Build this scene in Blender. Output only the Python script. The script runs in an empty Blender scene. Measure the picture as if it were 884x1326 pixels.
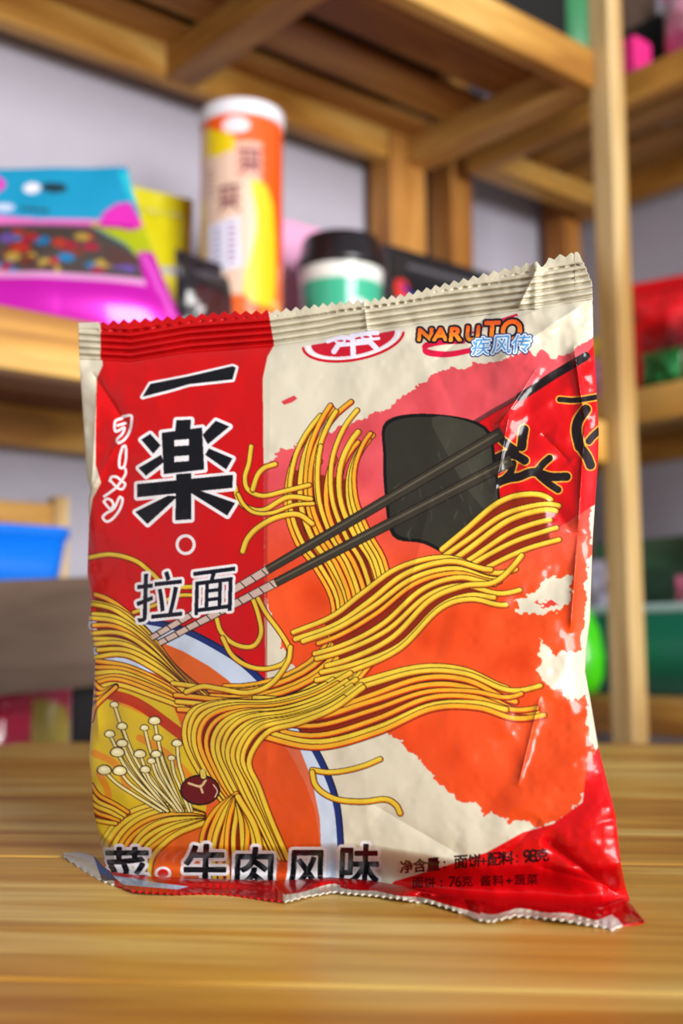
import bpy, bmesh, math, random
import numpy as np
from math import sin, cos, pi, radians, atan2, hypot
from mathutils import Vector, Matrix

random.seed(5)
rng = np.random.default_rng(7)
SC = bpy.context.scene
COL = SC.collection
T = 0.75                                   # table top height above the floor
# ------------------------------------------------------------------ camera frame (used to trace outlines at real distances)
FPX = 1500.0; PITCH = radians(6.62); ROLL = radians(-.4); HC = .065
AZ = radians(49.8)
Ax = np.array([sin(AZ), cos(AZ)]); Bx = np.array([-Ax[1], Ax[0]])
RZ = atan2(Ax[1], Ax[0])                   # shelf units' rotation: local x along the left wall
Fv = np.array([0, cos(PITCH), sin(PITCH)]); R0 = np.array([1., 0, 0]); U0 = np.cross(R0, Fv)
Rv = R0 * cos(ROLL) + U0 * sin(ROLL); Uv = -R0 * sin(ROLL) + U0 * cos(ROLL)
CAM = np.array([0, 0, T + HC])
def ray(x, y):
    x = np.asarray(x, float)[..., None]; y = np.asarray(y, float)[..., None]
    return Fv + Rv * (x - 442) / FPX - Uv * (y - 663) / FPX
def L(a, b, z): return (a * Ax[0] + b * Bx[0], a * Ax[1] + b * Bx[1], z + T)

# ------------------------------------------------------------------ materials
def s2l(c):
    c = np.asarray(c, float) / 255.
    return np.where(c <= .04045, c / 12.92, ((c + .055) / 1.055) ** 2.4)
def rgba(c): return (*[float(v) for v in s2l(c)], 1)
MATS = {}
def mat(name, c, rough=.5, metal=0., coat=0., alpha=1., trans=0., bump=0., bscale=60., var=0., ior=1.45):
    if name in MATS: return MATS[name]
    m = bpy.data.materials.new(name); m.use_nodes = True
    n = m.node_tree.nodes; l = m.node_tree.links; p = n['Principled BSDF']
    p.inputs['Base Color'].default_value = rgba(c); p.inputs['Roughness'].default_value = rough
    p.inputs['Metallic'].default_value = metal; p.inputs['Coat Weight'].default_value = coat
    p.inputs['Coat Roughness'].default_value = .12; p.inputs['IOR'].default_value = ior
    p.inputs['Alpha'].default_value = alpha; p.inputs['Transmission Weight'].default_value = trans
    tc = n.new('ShaderNodeTexCoord'); nz = n.new('ShaderNodeTexNoise'); nz.inputs['Scale'].default_value = bscale
    nz.inputs['Detail'].default_value = 4; l.new(tc.outputs['Object'], nz.inputs['Vector'])
    if var:
        mx = n.new('ShaderNodeMixRGB'); mx.blend_type = 'MULTIPLY'; mx.inputs[1].default_value = rgba(c)
        cr = n.new('ShaderNodeValToRGB'); cr.color_ramp.elements[0].position = .3; cr.color_ramp.elements[1].position = .7
        v = 1 - var; cr.color_ramp.elements[0].color = (v, v, v, 1); cr.color_ramp.elements[1].color = (1, 1, 1, 1)
        l.new(nz.outputs['Fac'], cr.inputs[0]); l.new(cr.outputs[0], mx.inputs[2]); mx.inputs[0].default_value = 1
        l.new(mx.outputs[0], p.inputs['Base Color'])
    if bump:
        b = n.new('ShaderNodeBump'); b.inputs['Strength'].default_value = bump; b.inputs['Distance'].default_value = .002
        l.new(nz.outputs['Fac'], b.inputs['Height']); l.new(b.outputs[0], p.inputs['Normal'])
    MATS[name] = m
    return m

def wood(name, c1, c2, c3, axis=0, scale=1., rough=.5, streak=None, coat=0.):
    """pine: long grain along one object axis"""
    if name in MATS: return MATS[name]
    m = bpy.data.materials.new(name); m.use_nodes = True
    n = m.node_tree.nodes; l = m.node_tree.links; p = n['Principled BSDF']
    p.inputs['Roughness'].default_value = rough; p.inputs['Coat Weight'].default_value = coat; p.inputs['Coat Roughness'].default_value = .35
    tc = n.new('ShaderNodeTexCoord'); mp = n.new('ShaderNodeMapping')
    s = [9 * scale] * 3; s[axis] = 1.3 * scale; mp.inputs['Scale'].default_value = s
    l.new(tc.outputs['Object'], mp.inputs['Vector'])
    a = n.new('ShaderNodeTexNoise'); a.inputs['Scale'].default_value = 1.6; a.inputs['Detail'].default_value = 3; a.inputs['Distortion'].default_value = 1.2
    l.new(mp.outputs[0], a.inputs['Vector'])
    mp2 = n.new('ShaderNodeMapping'); s2 = [60 * scale] * 3; s2[axis] = 3 * scale; mp2.inputs['Scale'].default_value = s2
    l.new(tc.outputs['Object'], mp2.inputs['Vector'])
    b = n.new('ShaderNodeTexNoise'); b.inputs['Scale'].default_value = 2.; b.inputs['Detail'].default_value = 5; b.inputs['Distortion'].default_value = .6
    l.new(mp2.outputs[0], b.inputs['Vector'])
    cr = n.new('ShaderNodeValToRGB'); e = cr.color_ramp.elements
    e[0].position = .39; e[0].color = rgba(c1); e[1].position = .60; e[1].color = rgba(c3)
    k = e.new(.5); k.color = rgba(c2)
    l.new(a.outputs['Fac'], cr.inputs[0])
    cr2 = n.new('ShaderNodeValToRGB'); f = cr2.color_ramp.elements
    f[0].position = .35; f[0].color = (.72, .64, .5, 1); f[1].position = .62; f[1].color = (1, 1, 1, 1)
    l.new(b.outputs['Fac'], cr2.inputs[0])
    mx = n.new('ShaderNodeMixRGB'); mx.blend_type = 'MULTIPLY'; mx.inputs[0].default_value = .8
    l.new(cr.outputs[0], mx.inputs[1]); l.new(cr2.outputs[0], mx.inputs[2])
    l.new(mx.outputs[0], p.inputs['Base Color'])
    bp = n.new('ShaderNodeBump'); bp.inputs['Strength'].default_value = .15; bp.inputs['Distance'].default_value = .001
    l.new(b.outputs['Fac'], bp.inputs['Height']); l.new(bp.outputs[0], p.inputs['Normal'])
    MATS[name] = m
    return m

def printed(name, rough=.35, coat=.3, metal=0., bump=.0, bscale=300., spec=.4):
    """printed film: ink colour is stored on the mesh"""
    if name in MATS: return MATS[name]
    m = bpy.data.materials.new(name); m.use_nodes = True
    n = m.node_tree.nodes; l = m.node_tree.links; p = n['Principled BSDF']
    at = n.new('ShaderNodeAttribute'); at.attribute_name = 'ink'
    l.new(at.outputs['Color'], p.inputs['Base Color'])
    p.inputs['Roughness'].default_value = rough; p.inputs['Coat Weight'].default_value = coat
    p.inputs['Coat Roughness'].default_value = .07; p.inputs['Metallic'].default_value = metal; p.inputs['Specular IOR Level'].default_value = spec
    if bump:
        tc = n.new('ShaderNodeTexCoord'); nz = n.new('ShaderNodeTexNoise'); nz.inputs['Scale'].default_value = bscale
        nz.inputs['Detail'].default_value = 3; l.new(tc.outputs['Object'], nz.inputs['Vector'])
        b = n.new('ShaderNodeBump'); b.inputs['Strength'].default_value = bump; b.inputs['Distance'].default_value = .0006
        l.new(nz.outputs['Fac'], b.inputs['Height']); l.new(b.outputs[0], p.inputs['Normal'])
    MATS[name] = m
    return m

PINE = wood('shelf_pine', (160, 108, 34), (196, 146, 62), (214, 172, 94), 0, 1., .55)
PINE_Y = wood('shelf_pine_across', (150, 100, 32), (186, 136, 58), (206, 162, 88), 1, 1., .55)
PINE_Z = wood('post_pine', (178, 142, 84), (204, 172, 116), (216, 188, 136), 2, 1., .5)
PINE_R = wood('post_pine_reddish', (150, 90, 32), (178, 116, 46), (194, 138, 66), 2, 1., .55)
SLAT = wood('slat_pine', (136, 84, 30), (166, 112, 46), (188, 140, 70), 0, 1., .6)
SLAT_Y = wood('slat_pine_across', (138, 94, 38), (166, 122, 56), (190, 148, 82), 1, 1., .6)

# ------------------------------------------------------------------ object helpers
def link(o, parent=None):
    COL.objects.link(o)
    if parent: o.parent = parent
    return o
def thing(name, label, cat, loc=(0, 0, 0), rz=0, group=None):
    o = bpy.data.objects.new(name, None); link(o); o.location = loc; o.rotation_euler = (0, 0, rz); o.empty_display_size = .02
    o['label'] = label; o['category'] = cat
    if group: o['group'] = group
    return o
def obj(name, bm, m, parent=None, smooth=False, loc=None, rz=0, label=None):
    me = bpy.data.meshes.new(name); bm.normal_update(); bm.to_mesh(me); bm.free()
    if m: me.materials.append(m)
    if smooth: me.polygons.foreach_set('use_smooth', [True] * len(me.polygons))
    o = bpy.data.objects.new(name, me); link(o, parent)
    if loc is not None: o.location = loc
    if rz: o.rotation_euler = (0, 0, rz)
    if label: o['label'] = label
    return o
def add_box(bm, x0, x1, y0, y1, z0, z1, bev=.002, seg=2):
    t = bmesh.new()
    r = bmesh.ops.create_cube(t, size=1)
    bmesh.ops.scale(t, vec=(abs(x1 - x0), abs(y1 - y0), abs(z1 - z0)), verts=t.verts)
    bmesh.ops.translate(t, vec=((x0 + x1) / 2, (y0 + y1) / 2, (z0 + z1) / 2), verts=t.verts)
    if bev: bmesh.ops.bevel(t, geom=t.edges[:] + t.verts[:], offset=bev, segments=seg, affect='EDGES', profile=.5)
    me = bpy.data.meshes.new('t'); t.to_mesh(me); t.free(); bm.from_mesh(me); bpy.data.meshes.remove(me)
    return bm
def box(*a, **k): return add_box(bmesh.new(), *a, **k)
def lathe(prof, n=64, bm=None):
    bm = bm or bmesh.new(); rings = []
    for r, z in prof:
        if r < 1e-6: rings.append([bm.verts.new((0, 0, z))])
        else: rings.append([bm.verts.new((r * cos(2 * pi * i / n), r * sin(2 * pi * i / n), z)) for i in range(n)])
    for a, b in zip(rings, rings[1:]):
        for i in range(n):
            j = (i + 1) % n
            if len(a) == 1 and len(b) == 1: continue
            if len(a) == 1: bm.faces.new((a[0], b[j], b[i])) if len(b) > 1 else None
            elif len(b) == 1: bm.faces.new((a[i], a[j], b[0]))
            else: bm.faces.new((a[i], a[j], b[j], b[i]))
    bmesh.ops.recalc_face_normals(bm, faces=bm.faces)
    return bm
def grid_obj(name, P, colr, m, parent=None, solid=0., loc=None, flip=False, back=None, back_col=None):
    """P: (H,W,3) points, colr: (H,W,3) sRGB 0-255. Optional back sheet (h,w,3) in the same mesh."""
    Hn, Wn = P.shape[:2]
    def quads(h, w, off, fl):
        i = np.arange(h - 1)[:, None] * w + np.arange(w - 1)[None]
        q = np.stack([i, i + w, i + w + 1, i + 1], -1).reshape(-1, 4)
        return (q[:, ::-1] if fl else q) + off
    V = P.reshape(-1, 3); Q = quads(Hn, Wn, 0, flip); C = s2l(colr.reshape(-1, 3))
    if back is not None:
        Q = np.vstack([Q, quads(back.shape[0], back.shape[1], len(V), not flip)])
        V = np.vstack([V, back.reshape(-1, 3)])
        C = np.vstack([C, np.tile(s2l(back_col), (back.shape[0] * back.shape[1], 1))])
    me = bpy.data.meshes.new(name)
    me.vertices.add(len(V)); me.vertices.foreach_set('co', V.astype(np.float32).ravel())
    me.loops.add(Q.size); me.loops.foreach_set('vertex_index', Q.astype(np.int32).ravel())
    me.polygons.add(len(Q)); me.polygons.foreach_set('loop_start', np.arange(0, Q.size, 4, dtype=np.int32))
    me.polygons.foreach_set('use_smooth', np.ones(len(Q), bool))
    me.update(calc_edges=True)
    at = me.color_attributes.new('ink', 'FLOAT_COLOR', 'POINT')
    at.data.foreach_set('color', np.hstack([C, np.ones((len(C), 1))]).astype(np.float32).ravel())
    me.materials.append(m)
    o = bpy.data.objects.new(name, me); link(o, parent)
    if loc is not None: o.location = loc
    if solid:
        s = o.modifiers.new('thickness', 'SOLIDIFY'); s.thickness = solid; s.offset = -1
    return o

# ------------------------------------------------------------------ ink: a tiny rasteriser that lays the print on a sheet
def catmull(pts, n=10, closed=False):
    p = np.array(pts, float)
    if len(p) < 3 and not closed: 
        t = np.linspace(0, 1, n)[:, None]; return p[0] * (1 - t) + p[-1] * t
    q = np.vstack([p[-1:], p, p[:2]]) if closed else np.vstack([2 * p[0] - p[1], p, 2 * p[-1] - p[-2]])
    out = []
    for i in range(1, len(q) - 2):
        t = np.linspace(0, 1, n, endpoint=False)[:, None]
        a, b, c, d = q[i - 1], q[i], q[i + 1], q[i + 2]
        out.append(.5 * (2 * b + (c - a) * t + (2 * a - 5 * b + 4 * c - d) * t ** 2 + (3 * b - 3 * c + d - a) * t ** 3))
    if not closed: out.append(q[-2:-1])
    return np.vstack(out)
class Sheet:
    def __init__(s, x0, y0, x1, y1, k, base):
        s.x0, s.y0, s.k = x0, y0, k
        s.W = int((x1 - x0) * k); s.H = int((y1 - y0) * k)
        s.a = np.empty((s.H, s.W, 3), np.float32); s.a[:] = base
    def tr(s, p): p = np.array(p, float); return (p - [s.x0, s.y0]) * s.k
    def box(s, p, pad):
        x0 = max(int(p[:, 0].min() - pad), 0); y0 = max(int(p[:, 1].min() - pad), 0)
        x1 = min(int(p[:, 0].max() + pad) + 2, s.W); y1 = min(int(p[:, 1].max() + pad) + 2, s.H)
        return x0, y0, x1, y1
    def put(s, b, m, c, op=1.):
        x0, y0, x1, y1 = b
        if x1 <= x0 or y1 <= y0: return
        v = s.a[y0:y1, x0:x1]; m = (m * op)[..., None]
        v[:] = v * (1 - m) + np.asarray(c, np.float32) * m
    def polymask(s, p, b, rag=None):
        x0, y0, x1, y1 = b
        X = np.arange(x0, x1)[None] + .5; Y = np.arange(y0, y1)[:, None] + .5
        if rag is not None: X = X + rag[0][y0:y1, x0:x1]; Y = Y + rag[1][y0:y1, x0:x1]
        m = np.zeros((y1 - y0, x1 - x0), bool); n = len(p)
        for i in range(n):
            xa, ya = p[i]; xb, yb = p[(i + 1) % n]
            if ya == yb: continue
            m ^= ((ya > Y) != (yb > Y)) & (X < (xb - xa) * (Y - ya) / (yb - ya) + xa)
        m = m.astype(np.float32)
        q = np.pad(m, 1, mode='edge')
        return (q[1:-1, 1:-1] * 2 + q[:-2, 1:-1] + q[2:, 1:-1] + q[1:-1, :-2] + q[1:-1, 2:]) / 6
    def poly(s, pts, c, op=1., smooth=0, rag=None):
        if smooth: pts = catmull(pts, smooth, True)
        p = s.tr(pts); b = s.box(p, 6); 
        if b[2] > b[0] and b[3] > b[1]: s.put(b, s.polymask(p, b, rag), c, op)
    def dist(s, p, pad):
        b = s.box(p, pad); x0, y0, x1, y1 = b
        D = np.full((max(y1 - y0, 0), max(x1 - x0, 0)), 1e9, np.float32); tt = np.zeros_like(D)
        n = len(p) - 1
        for i in range(n):
            a, e = p[i], p[i + 1]; d = e - a; l2 = d @ d
            if l2 == 0: continue
            u0 = max(int(min(a[0], e[0]) - pad), x0); u1 = min(int(max(a[0], e[0]) + pad) + 2, x1)
            v0 = max(int(min(a[1], e[1]) - pad), y0); v1 = min(int(max(a[1], e[1]) + pad) + 2, y1)
            if u1 <= u0 or v1 <= v0: continue
            X = np.arange(u0, u1)[None] - a[0]; Y = np.arange(v0, v1)[:, None] - a[1]
            t = np.clip((X * d[0] + Y * d[1]) / l2, 0, 1)
            q = np.hypot(X - t * d[0], Y - t * d[1])
            w = D[v0 - y0:v1 - y0, u0 - x0:u1 - x0]; z = tt[v0 - y0:v1 - y0, u0 - x0:u1 - x0]
            m = q < w; w[m] = q[m]; z[m] = ((i + t) / n)[m]
        return b, D, tt
    def line(s, pts, w, c, op=1., taper=None, smooth=0):
        if smooth: pts = catmull(pts, smooth)
        p = s.tr(pts); w = w * s.k / 2
        b, D, tt = s.dist(p, w + 3)
        if taper: w = w * (taper[0] * (1 - tt) + taper[1] * tt)
        s.put(b, np.clip(w - D + .5, 0, 1), c, op)
    def noodle(s, pts, w, smooth=8, c1=(228, 196, 58), c2=(206, 120, 20), ol=(40, 18, 4), ow=.9):
        p = s.tr(catmull(pts, smooth) if smooth else pts); r = w * s.k / 2
        b, D, tt = s.dist(p, r + 5)
        s.put(b, np.clip(r + ow * s.k - D + .5, 0, 1), ol)
        s.put(b, np.clip(r - D + .5, 0, 1), c2)
        p2 = p + np.array([-.18, -.22]) * r
        b, D, tt = s.dist(p2, r + 5)
        s.put(b, np.clip(r * .72 - D + .5, 0, 1), c1)
    def bundle(s, g0, g1, n, w, smooth=8, jit=.6, red=.3, order=1, free=0):
        A = catmull(g0, smooth); B = catmull(g1, smooth)
        k = min(len(A), len(B)); ia = np.linspace(0, len(A) - 1, 40); 
        def rs(P): 
            i = np.linspace(0, len(P) - 1, 40); return np.stack([np.interp(i, np.arange(len(P)), P[:, j]) for j in (0, 1)], 1)
        A = rs(A); B = rs(B); fs = np.linspace(0, 1, n)
        if order < 0: fs = fs[::-1]
        mid = np.hypot(*(A - B).T).max()
        s.poly(np.vstack([A[5:-9], B[5:-9][::-1]]) if free else np.vstack([A[3:-3], B[3:-3][::-1]]), (132, 34, 8))
        for f in fs:
            g = np.linspace(0, 1, 40)
            f2 = np.clip(f + rng.normal() * jit * .03 + .05 * jit * np.sin(g * rng.uniform(3, 7) + rng.uniform(0, 6)), -.02, 1.02)[:, None]
            P = A * (1 - f2) + B * f2
            P = P + np.outer(np.sin(np.linspace(0, pi, 40)), rng.normal(size=2)) * jit
            if free:
                e = np.clip((g - .55) / .45, 0, 1)[:, None] ** 2; tail = (P[-1] - P[-8]); nn = np.array([-tail[1], tail[0]])
                P = P + e * nn * rng.normal() * .35 * free
                P = P[:int(rng.uniform(32, 40))]
            P = P[int(rng.uniform(0, 4)):]
            if rng.random() < red: s.noodle(P, w * rng.uniform(.85, 1.05), 0, (232, 170, 40), (206, 60, 14))
            else: s.noodle(P, w * rng.uniform(.9, 1.1), 0)
    def glyph(s, txt, org, ex, ey, size, ink, outline=None, ow=0., bold=0., grow2=None, grad=None, font=None):
        """ink the outlines of real characters: origin, unit x and unit y vectors in sheet units, size of an em"""
        tri = text_tris(txt)
        if tri is None: return
        ex = np.array(ex, float); ey = np.array(ey, float)
        q = np.array(org) + (tri[..., :1] * ex + tri[..., 1:] * ey) * size
        q = (q - [s.x0, s.y0]) * s.k
        pad = int((ow + bold) * s.k) + 4
        b = s.box(q.reshape(-1, 2), pad); x0, y0, x1, y1 = b
        if x1 <= x0 or y1 <= y0: return
        M = np.zeros((y1 - y0, x1 - x0), bool)
        for t in q:
            u0 = max(int(t[:, 0].min()), x0); u1 = min(int(t[:, 0].max()) + 2, x1); v0 = max(int(t[:, 1].min()), y0); v1 = min(int(t[:, 1].max()) + 2, y1)
            if u1 <= u0 or v1 <= v0: continue
            X = np.arange(u0, u1)[None] + .5; Y = np.arange(v0, v1)[:, None] + .5
            e = [(t[(i + 1) % 3, 0] - t[i, 0]) * (Y - t[i, 1]) - (t[(i + 1) % 3, 1] - t[i, 1]) * (X - t[i, 0]) for i in range(3)]
            M[v0 - y0:v1 - y0, u0 - x0:u1 - x0] |= ((e[0] >= -.01) & (e[1] >= -.01) & (e[2] >= -.01)) | ((e[0] <= .01) & (e[1] <= .01) & (e[2] <= .01))
        def dil(M, r):
            if r <= 0: return M.astype(np.float32)
            R = int(math.ceil(r)); out = M.astype(np.float32)
            P = np.pad(M.astype(np.float32), R)
            for dy in range(-R, R + 1):
                for dx in range(-R, R + 1):
                    d = hypot(dx, dy)
                    if d <= r + .5:
                        wv = min(1, r + .5 - d + .0)
                        out = np.maximum(out, P[R + dy:R + dy + M.shape[0], R + dx:R + dx + M.shape[1]] * min(1, max(wv, 0)))
            return out
        if grow2: s.put(b, dil(M, (bold + ow + grow2[0]) * s.k), grow2[1])
        if outline is not None: s.put(b, dil(M, (bold + ow) * s.k), outline)
        core = dil(M, bold * s.k)
        if grad is None: s.put(b, core, ink)
        else:
            f = np.linspace(0, 1, y1 - y0)[:, None, None]; c = np.array(ink) * (1 - f) + np.array(grad) * f
            v = s.a[y0:y1, x0:x1]; m = core[..., None]; v[:] = v * (1 - m) + c * m
    def sample(s, x, y):
        u = np.clip((x - s.x0) * s.k - .5, 0, s.W - 1.001); v = np.clip((y - s.y0) * s.k - .5, 0, s.H - 1.001)
        i = u.astype(int); j = v.astype(int); fu = (u - i)[..., None]; fv = (v - j)[..., None]
        i2 = np.minimum(i + 1, s.W - 1); j2 = np.minimum(j + 1, s.H - 1)
        a = s.a
        return (a[j, i] * (1 - fu) + a[j, i2] * fu) * (1 - fv) + (a[j2, i] * (1 - fu) + a[j2, i2] * fu) * fv

_tt = {}
def text_tris(txt):
    if txt in _tt: return _tt[txt]
    c = bpy.data.curves.new('t', 'FONT'); c.body = txt; c.resolution_u = 4
    o = bpy.data.objects.new('t', c); COL.objects.link(o)
    dg = bpy.context.evaluated_depsgraph_get(); dg.update(); ev = o.evaluated_get(dg); me = ev.to_mesh()
    me.calc_loop_triangles()
    n = len(me.vertices); co = np.empty(n * 3, np.float32); me.vertices.foreach_get('co', co); co = co.reshape(-1, 3)[:, :2]
    k = len(me.loop_triangles); ti = np.empty(k * 3, np.int32); me.loop_triangles.foreach_get('vertices', ti)
    r = co[ti.reshape(-1, 3)].astype(float) if k else None
    ev.to_mesh_clear(); bpy.data.objects.remove(o); bpy.data.curves.remove(c)
    if r is not None:                                     # normalise: glyph box left at 0, bottom at 0, height kept in em
        r = r - r.reshape(-1, 2).min(0)
        r = r / r.reshape(-1, 2)[:, 1].max()
    _tt[txt] = r
    return r

def noise2(h, w, cell, seed):
    r = np.random.default_rng(seed); gh, gw = int(h / cell) + 3, int(w / cell) + 3
    g = r.normal(size=(gh, gw)).astype(np.float32)
    y = np.arange(h) / cell; x = np.arange(w) / cell
    j = y.astype(int); i = x.astype(int); fy = y - j; fx = x - i
    fy = (fy * fy * (3 - 2 * fy))[:, None]; fx = (fx * fx * (3 - 2 * fx))[None]
    a = g[j][:, i]; b = g[j][:, i + 1]; c = g[j + 1][:, i]; d = g[j + 1][:, i + 1]
    return (a * (1 - fx) + b * fx) * (1 - fy) + (c * (1 - fx) + d * fx) * fy
def fold_field(h, w, n, seed, amp=1., ang=None):
    """crumple: a pile of long soft creases, each a tent that fades along its length"""
    r = np.random.default_rng(seed); Z = np.zeros((h, w), np.float32)
    Y, X = np.mgrid[0:h, 0:w].astype(np.float32)
    for _ in range(n):
        cx, cy = r.uniform(0, w), r.uniform(0, h); t = r.uniform(0, pi) if ang is None else r.normal(ang, .35)
        ln = r.uniform(.06, .22) * max(h, w); wd = r.uniform(.01, .035) * max(h, w)
        u = (X - cx) * cos(t) + (Y - cy) * sin(t); v = -(X - cx) * sin(t) + (Y - cy) * cos(t)
        v = v + u * u / (ln * r.uniform(4, 20)) * r.choice([-1, 1])
        Z += r.choice([-1, 1]) * r.uniform(.4, 1) * amp * np.exp(-(u / ln) ** 2 * 2) * (np.sqrt((v / wd) ** 2 + .04) * -1 * np.exp(-(v / wd / 2.2) ** 2) + 0)
    return Z
# ================================================================== THE NOODLE PACKET
def ip(v, tab):
    t = np.array(tab, float); return np.interp(v, t[:, 0], t[:, 1])
CREAM = (214, 206, 184); RED = (200, 8, 12); NAVY = (14, 16, 34)
S = Sheet(76, 318, 842, 1212, 2, CREAM)
ragx = noise2(S.H, S.W, 22, 1) * 6 + noise2(S.H, S.W, 7, 2) * 3; ragy = noise2(S.H, S.W, 22, 3) * 6 + noise2(S.H, S.W, 7, 4) * 3
RAG = (ragx, ragy)
# brushed sun disc behind the noodles: rosy wash above, orange towards the foot
th = np.linspace(0, 2 * pi, 90, endpoint=False)
disc = np.stack([640 + 300 * np.cos(th), 766 + 300 * np.sin(th)], 1)
S.poly([(501, 527), (521, 513), (562, 486), (603, 474), (635, 471), (656, 464), (692, 455), (717, 463), (745, 452), (780, 440), (768, 560),
        (764, 700), (757, 760), (752, 830), (757, 905), (764, 960), (772, 985), (740, 1052), (700, 1068), (679, 1066), (648, 1061), (621, 1046),
        (587, 1029), (573, 1020), (553, 1000), (535, 978), (505, 950), (470, 925), (430, 905), (400, 880), (372, 850), (352, 800), (340, 740), (338, 640),
        (347, 596), (380, 578), (420, 560), (460, 545)], (218, 84, 84), smooth=4, rag=RAG)
sub = S.a; yy = (np.arange(S.H) / S.k + S.y0)[:, None]; f = np.clip((yy - 620) / 140, 0, 1)
wash = (np.abs(sub[..., 0] - 218) < 6) & (np.abs(sub[..., 1] - 84) < 6)
tone = np.array((214, 76, 84)) * (1 - f[..., None]) + np.array((226, 74, 26)) * f[..., None]
tone = tone + (noise2(S.H, S.W, 60, 9) * 6)[..., None]
sub[wash] = np.broadcast_to(tone, sub.shape)[wash]
# dry-brush gaps
S.a[:] = S.a
S.poly([(668, 784), (684, 768), (705, 750), (728, 742), (742, 748), (738, 776), (724, 790), (700, 796), (675, 794)], CREAM, rag=RAG)
S.poly([(692, 780), (712, 774), (728, 778), (706, 786)], (212, 60, 50), rag=RAG)
S.poly([(700, 828), (716, 846), (744, 842), (762, 838), (760, 895), (745, 908), (728, 898), (706, 888), (696, 860)], CREAM, rag=RAG)
S.poly([(372, 516), (381, 512), (385, 516), (378, 521), (368, 524), (364, 520)], (206, 60, 66))
# bright red calligraphy field on the right
S.poly([(600, 556), (619, 546), (670, 515), (758, 460), (772, 442), (790, 440), (785, 640), (772, 652), (735, 676), (704, 694), (670, 700), (640, 690), (612, 660), (596, 610)], (202, 8, 14))
S.line([(673, 514), (716, 486), (758, 461)], 11, (24, 14, 16)); S.line([(612, 548), (640, 531), (676, 511)], 6, (60, 34, 36), .7)
GOLD = (226, 160, 52)
AA = [([(650, 570), (657, 576), (667, 583)], 10), ([(678, 556), (676, 568), (675, 578)], 12), ([(641, 594), (655, 588), (668, 590), (679, 596)], 11),
      ([(628, 648), (640, 628), (656, 620), (672, 617), (690, 611), (712, 617), (733, 617)], 11), ([(694, 611), (703, 600), (711, 593)], 9), ([(698, 616), (710, 626), (722, 634)], 9),
      ([(664, 600), (660, 612), (650, 622)], 9), ([(724, 517), (745, 518), (778, 513)], 7), ([(758, 530), (748, 545), (746, 560), (750, 578)], 13), ([(754, 583), (760, 592), (764, 602)], 12),
      ([(762, 571), (768, 564), (780, 553)], 9), ([(612, 664), (640, 660), (668, 664)], 8)]
for g, w in AA: S.line(g, w + 3.5, GOLD, smooth=8)
for g, w in AA: S.line(g, w, (26, 16, 18), smooth=8)
# solid red panel with its cream selvage on the left
S.poly([(130, 330), (130, 440), (133, 473), (125, 491), (124, 560), (124, 602), (131, 625), (120, 646), (116, 672), (114, 717), (100, 760), (100, 900), (344, 900),
        (342, 800), (341, 610), (340, 490), (346, 462), (354, 448), (350, 420), (346, 330)], RED)
S.poly([(341, 600), (346, 600), (346, 900), (341, 900)], (176, 30, 30), .5)
# bowl: pale inside, navy rim
rim = [(100, 800), (117, 799), (144, 799), (185, 803), (236, 815), (287, 841), (320, 864), (358, 903), (395, 950), (422, 1000), (436, 1044), (441, 1100), (441, 1160)]
rc = catmull(rim, 8)
S.poly(np.vstack([rc, [(90, 1180)], [(90, 800)]]), (200, 214, 236))
S.line(rc, 9, (26, 44, 110)); S.line(rc + [3.2, -2], 2, (20, 24, 60))
# broth
S.poly(np.vstack([rc[::6] * 0 + rc[::6] + np.array([-26, 16]), [(90, 1180)], [(90, 900)], [(118, 850)], [(230, 880)]]), (222, 96, 30))
S.poly([(300, 930), (345, 925), (385, 962), (404, 1010), (414, 1060), (418, 1160), (360, 1160), (330, 1040)], (216, 74, 26), .8)
# golden ground for the mushrooms
S.poly([(100, 905), (150, 890), (215, 905), (240, 955), (262, 1000), (262, 1060), (200, 1070), (100, 1130)], (212, 180, 36), smooth=4)
for q in ([(150, 905), (195, 925), (240, 950)], [(180, 955), (215, 975), (250, 1010)], [(122, 975), (150, 990), (165, 1020)], [(128, 1000), (140, 1030), (130, 1060)]):
    S.line(q, 9, (226, 110, 26), .6, smooth=6)
S.line([(140, 898), (180, 912), (240, 955)], 14, (176, 34, 14), .85, smooth=8)
# noodle bundles lifted from the bowl
S.bundle([(112, 768), (150, 782), (190, 816), (228, 866), (280, 908)], [(112, 852), (160, 848), (200, 866), (240, 896), (270, 930)], 11, 6.2)
S.bundle([(118, 855), (165, 862), (212, 884), (244, 908)], [(118, 895), (150, 885), (205, 903), (242, 918)], 6, 6, red=.7)
S.bundle([(118, 880), (132, 893), (150, 888)], [(118, 935), (124, 915), (150, 890)], 5, 5.5, red=.6)
# rising fan that fills the middle of the print
S.bundle([(222, 878), (310, 888), (382, 868), (425, 830), (432, 780), (410, 735), (385, 700), (372, 650), (384, 590), (420, 545), (470, 520)],
         [(238, 946), (340, 944), (430, 912), (490, 850), (508, 790), (500, 730), (478, 690), (462, 650), (462, 612), (478, 580), (502, 560)], 15, 6.6, smooth=8, free=1)
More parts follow.
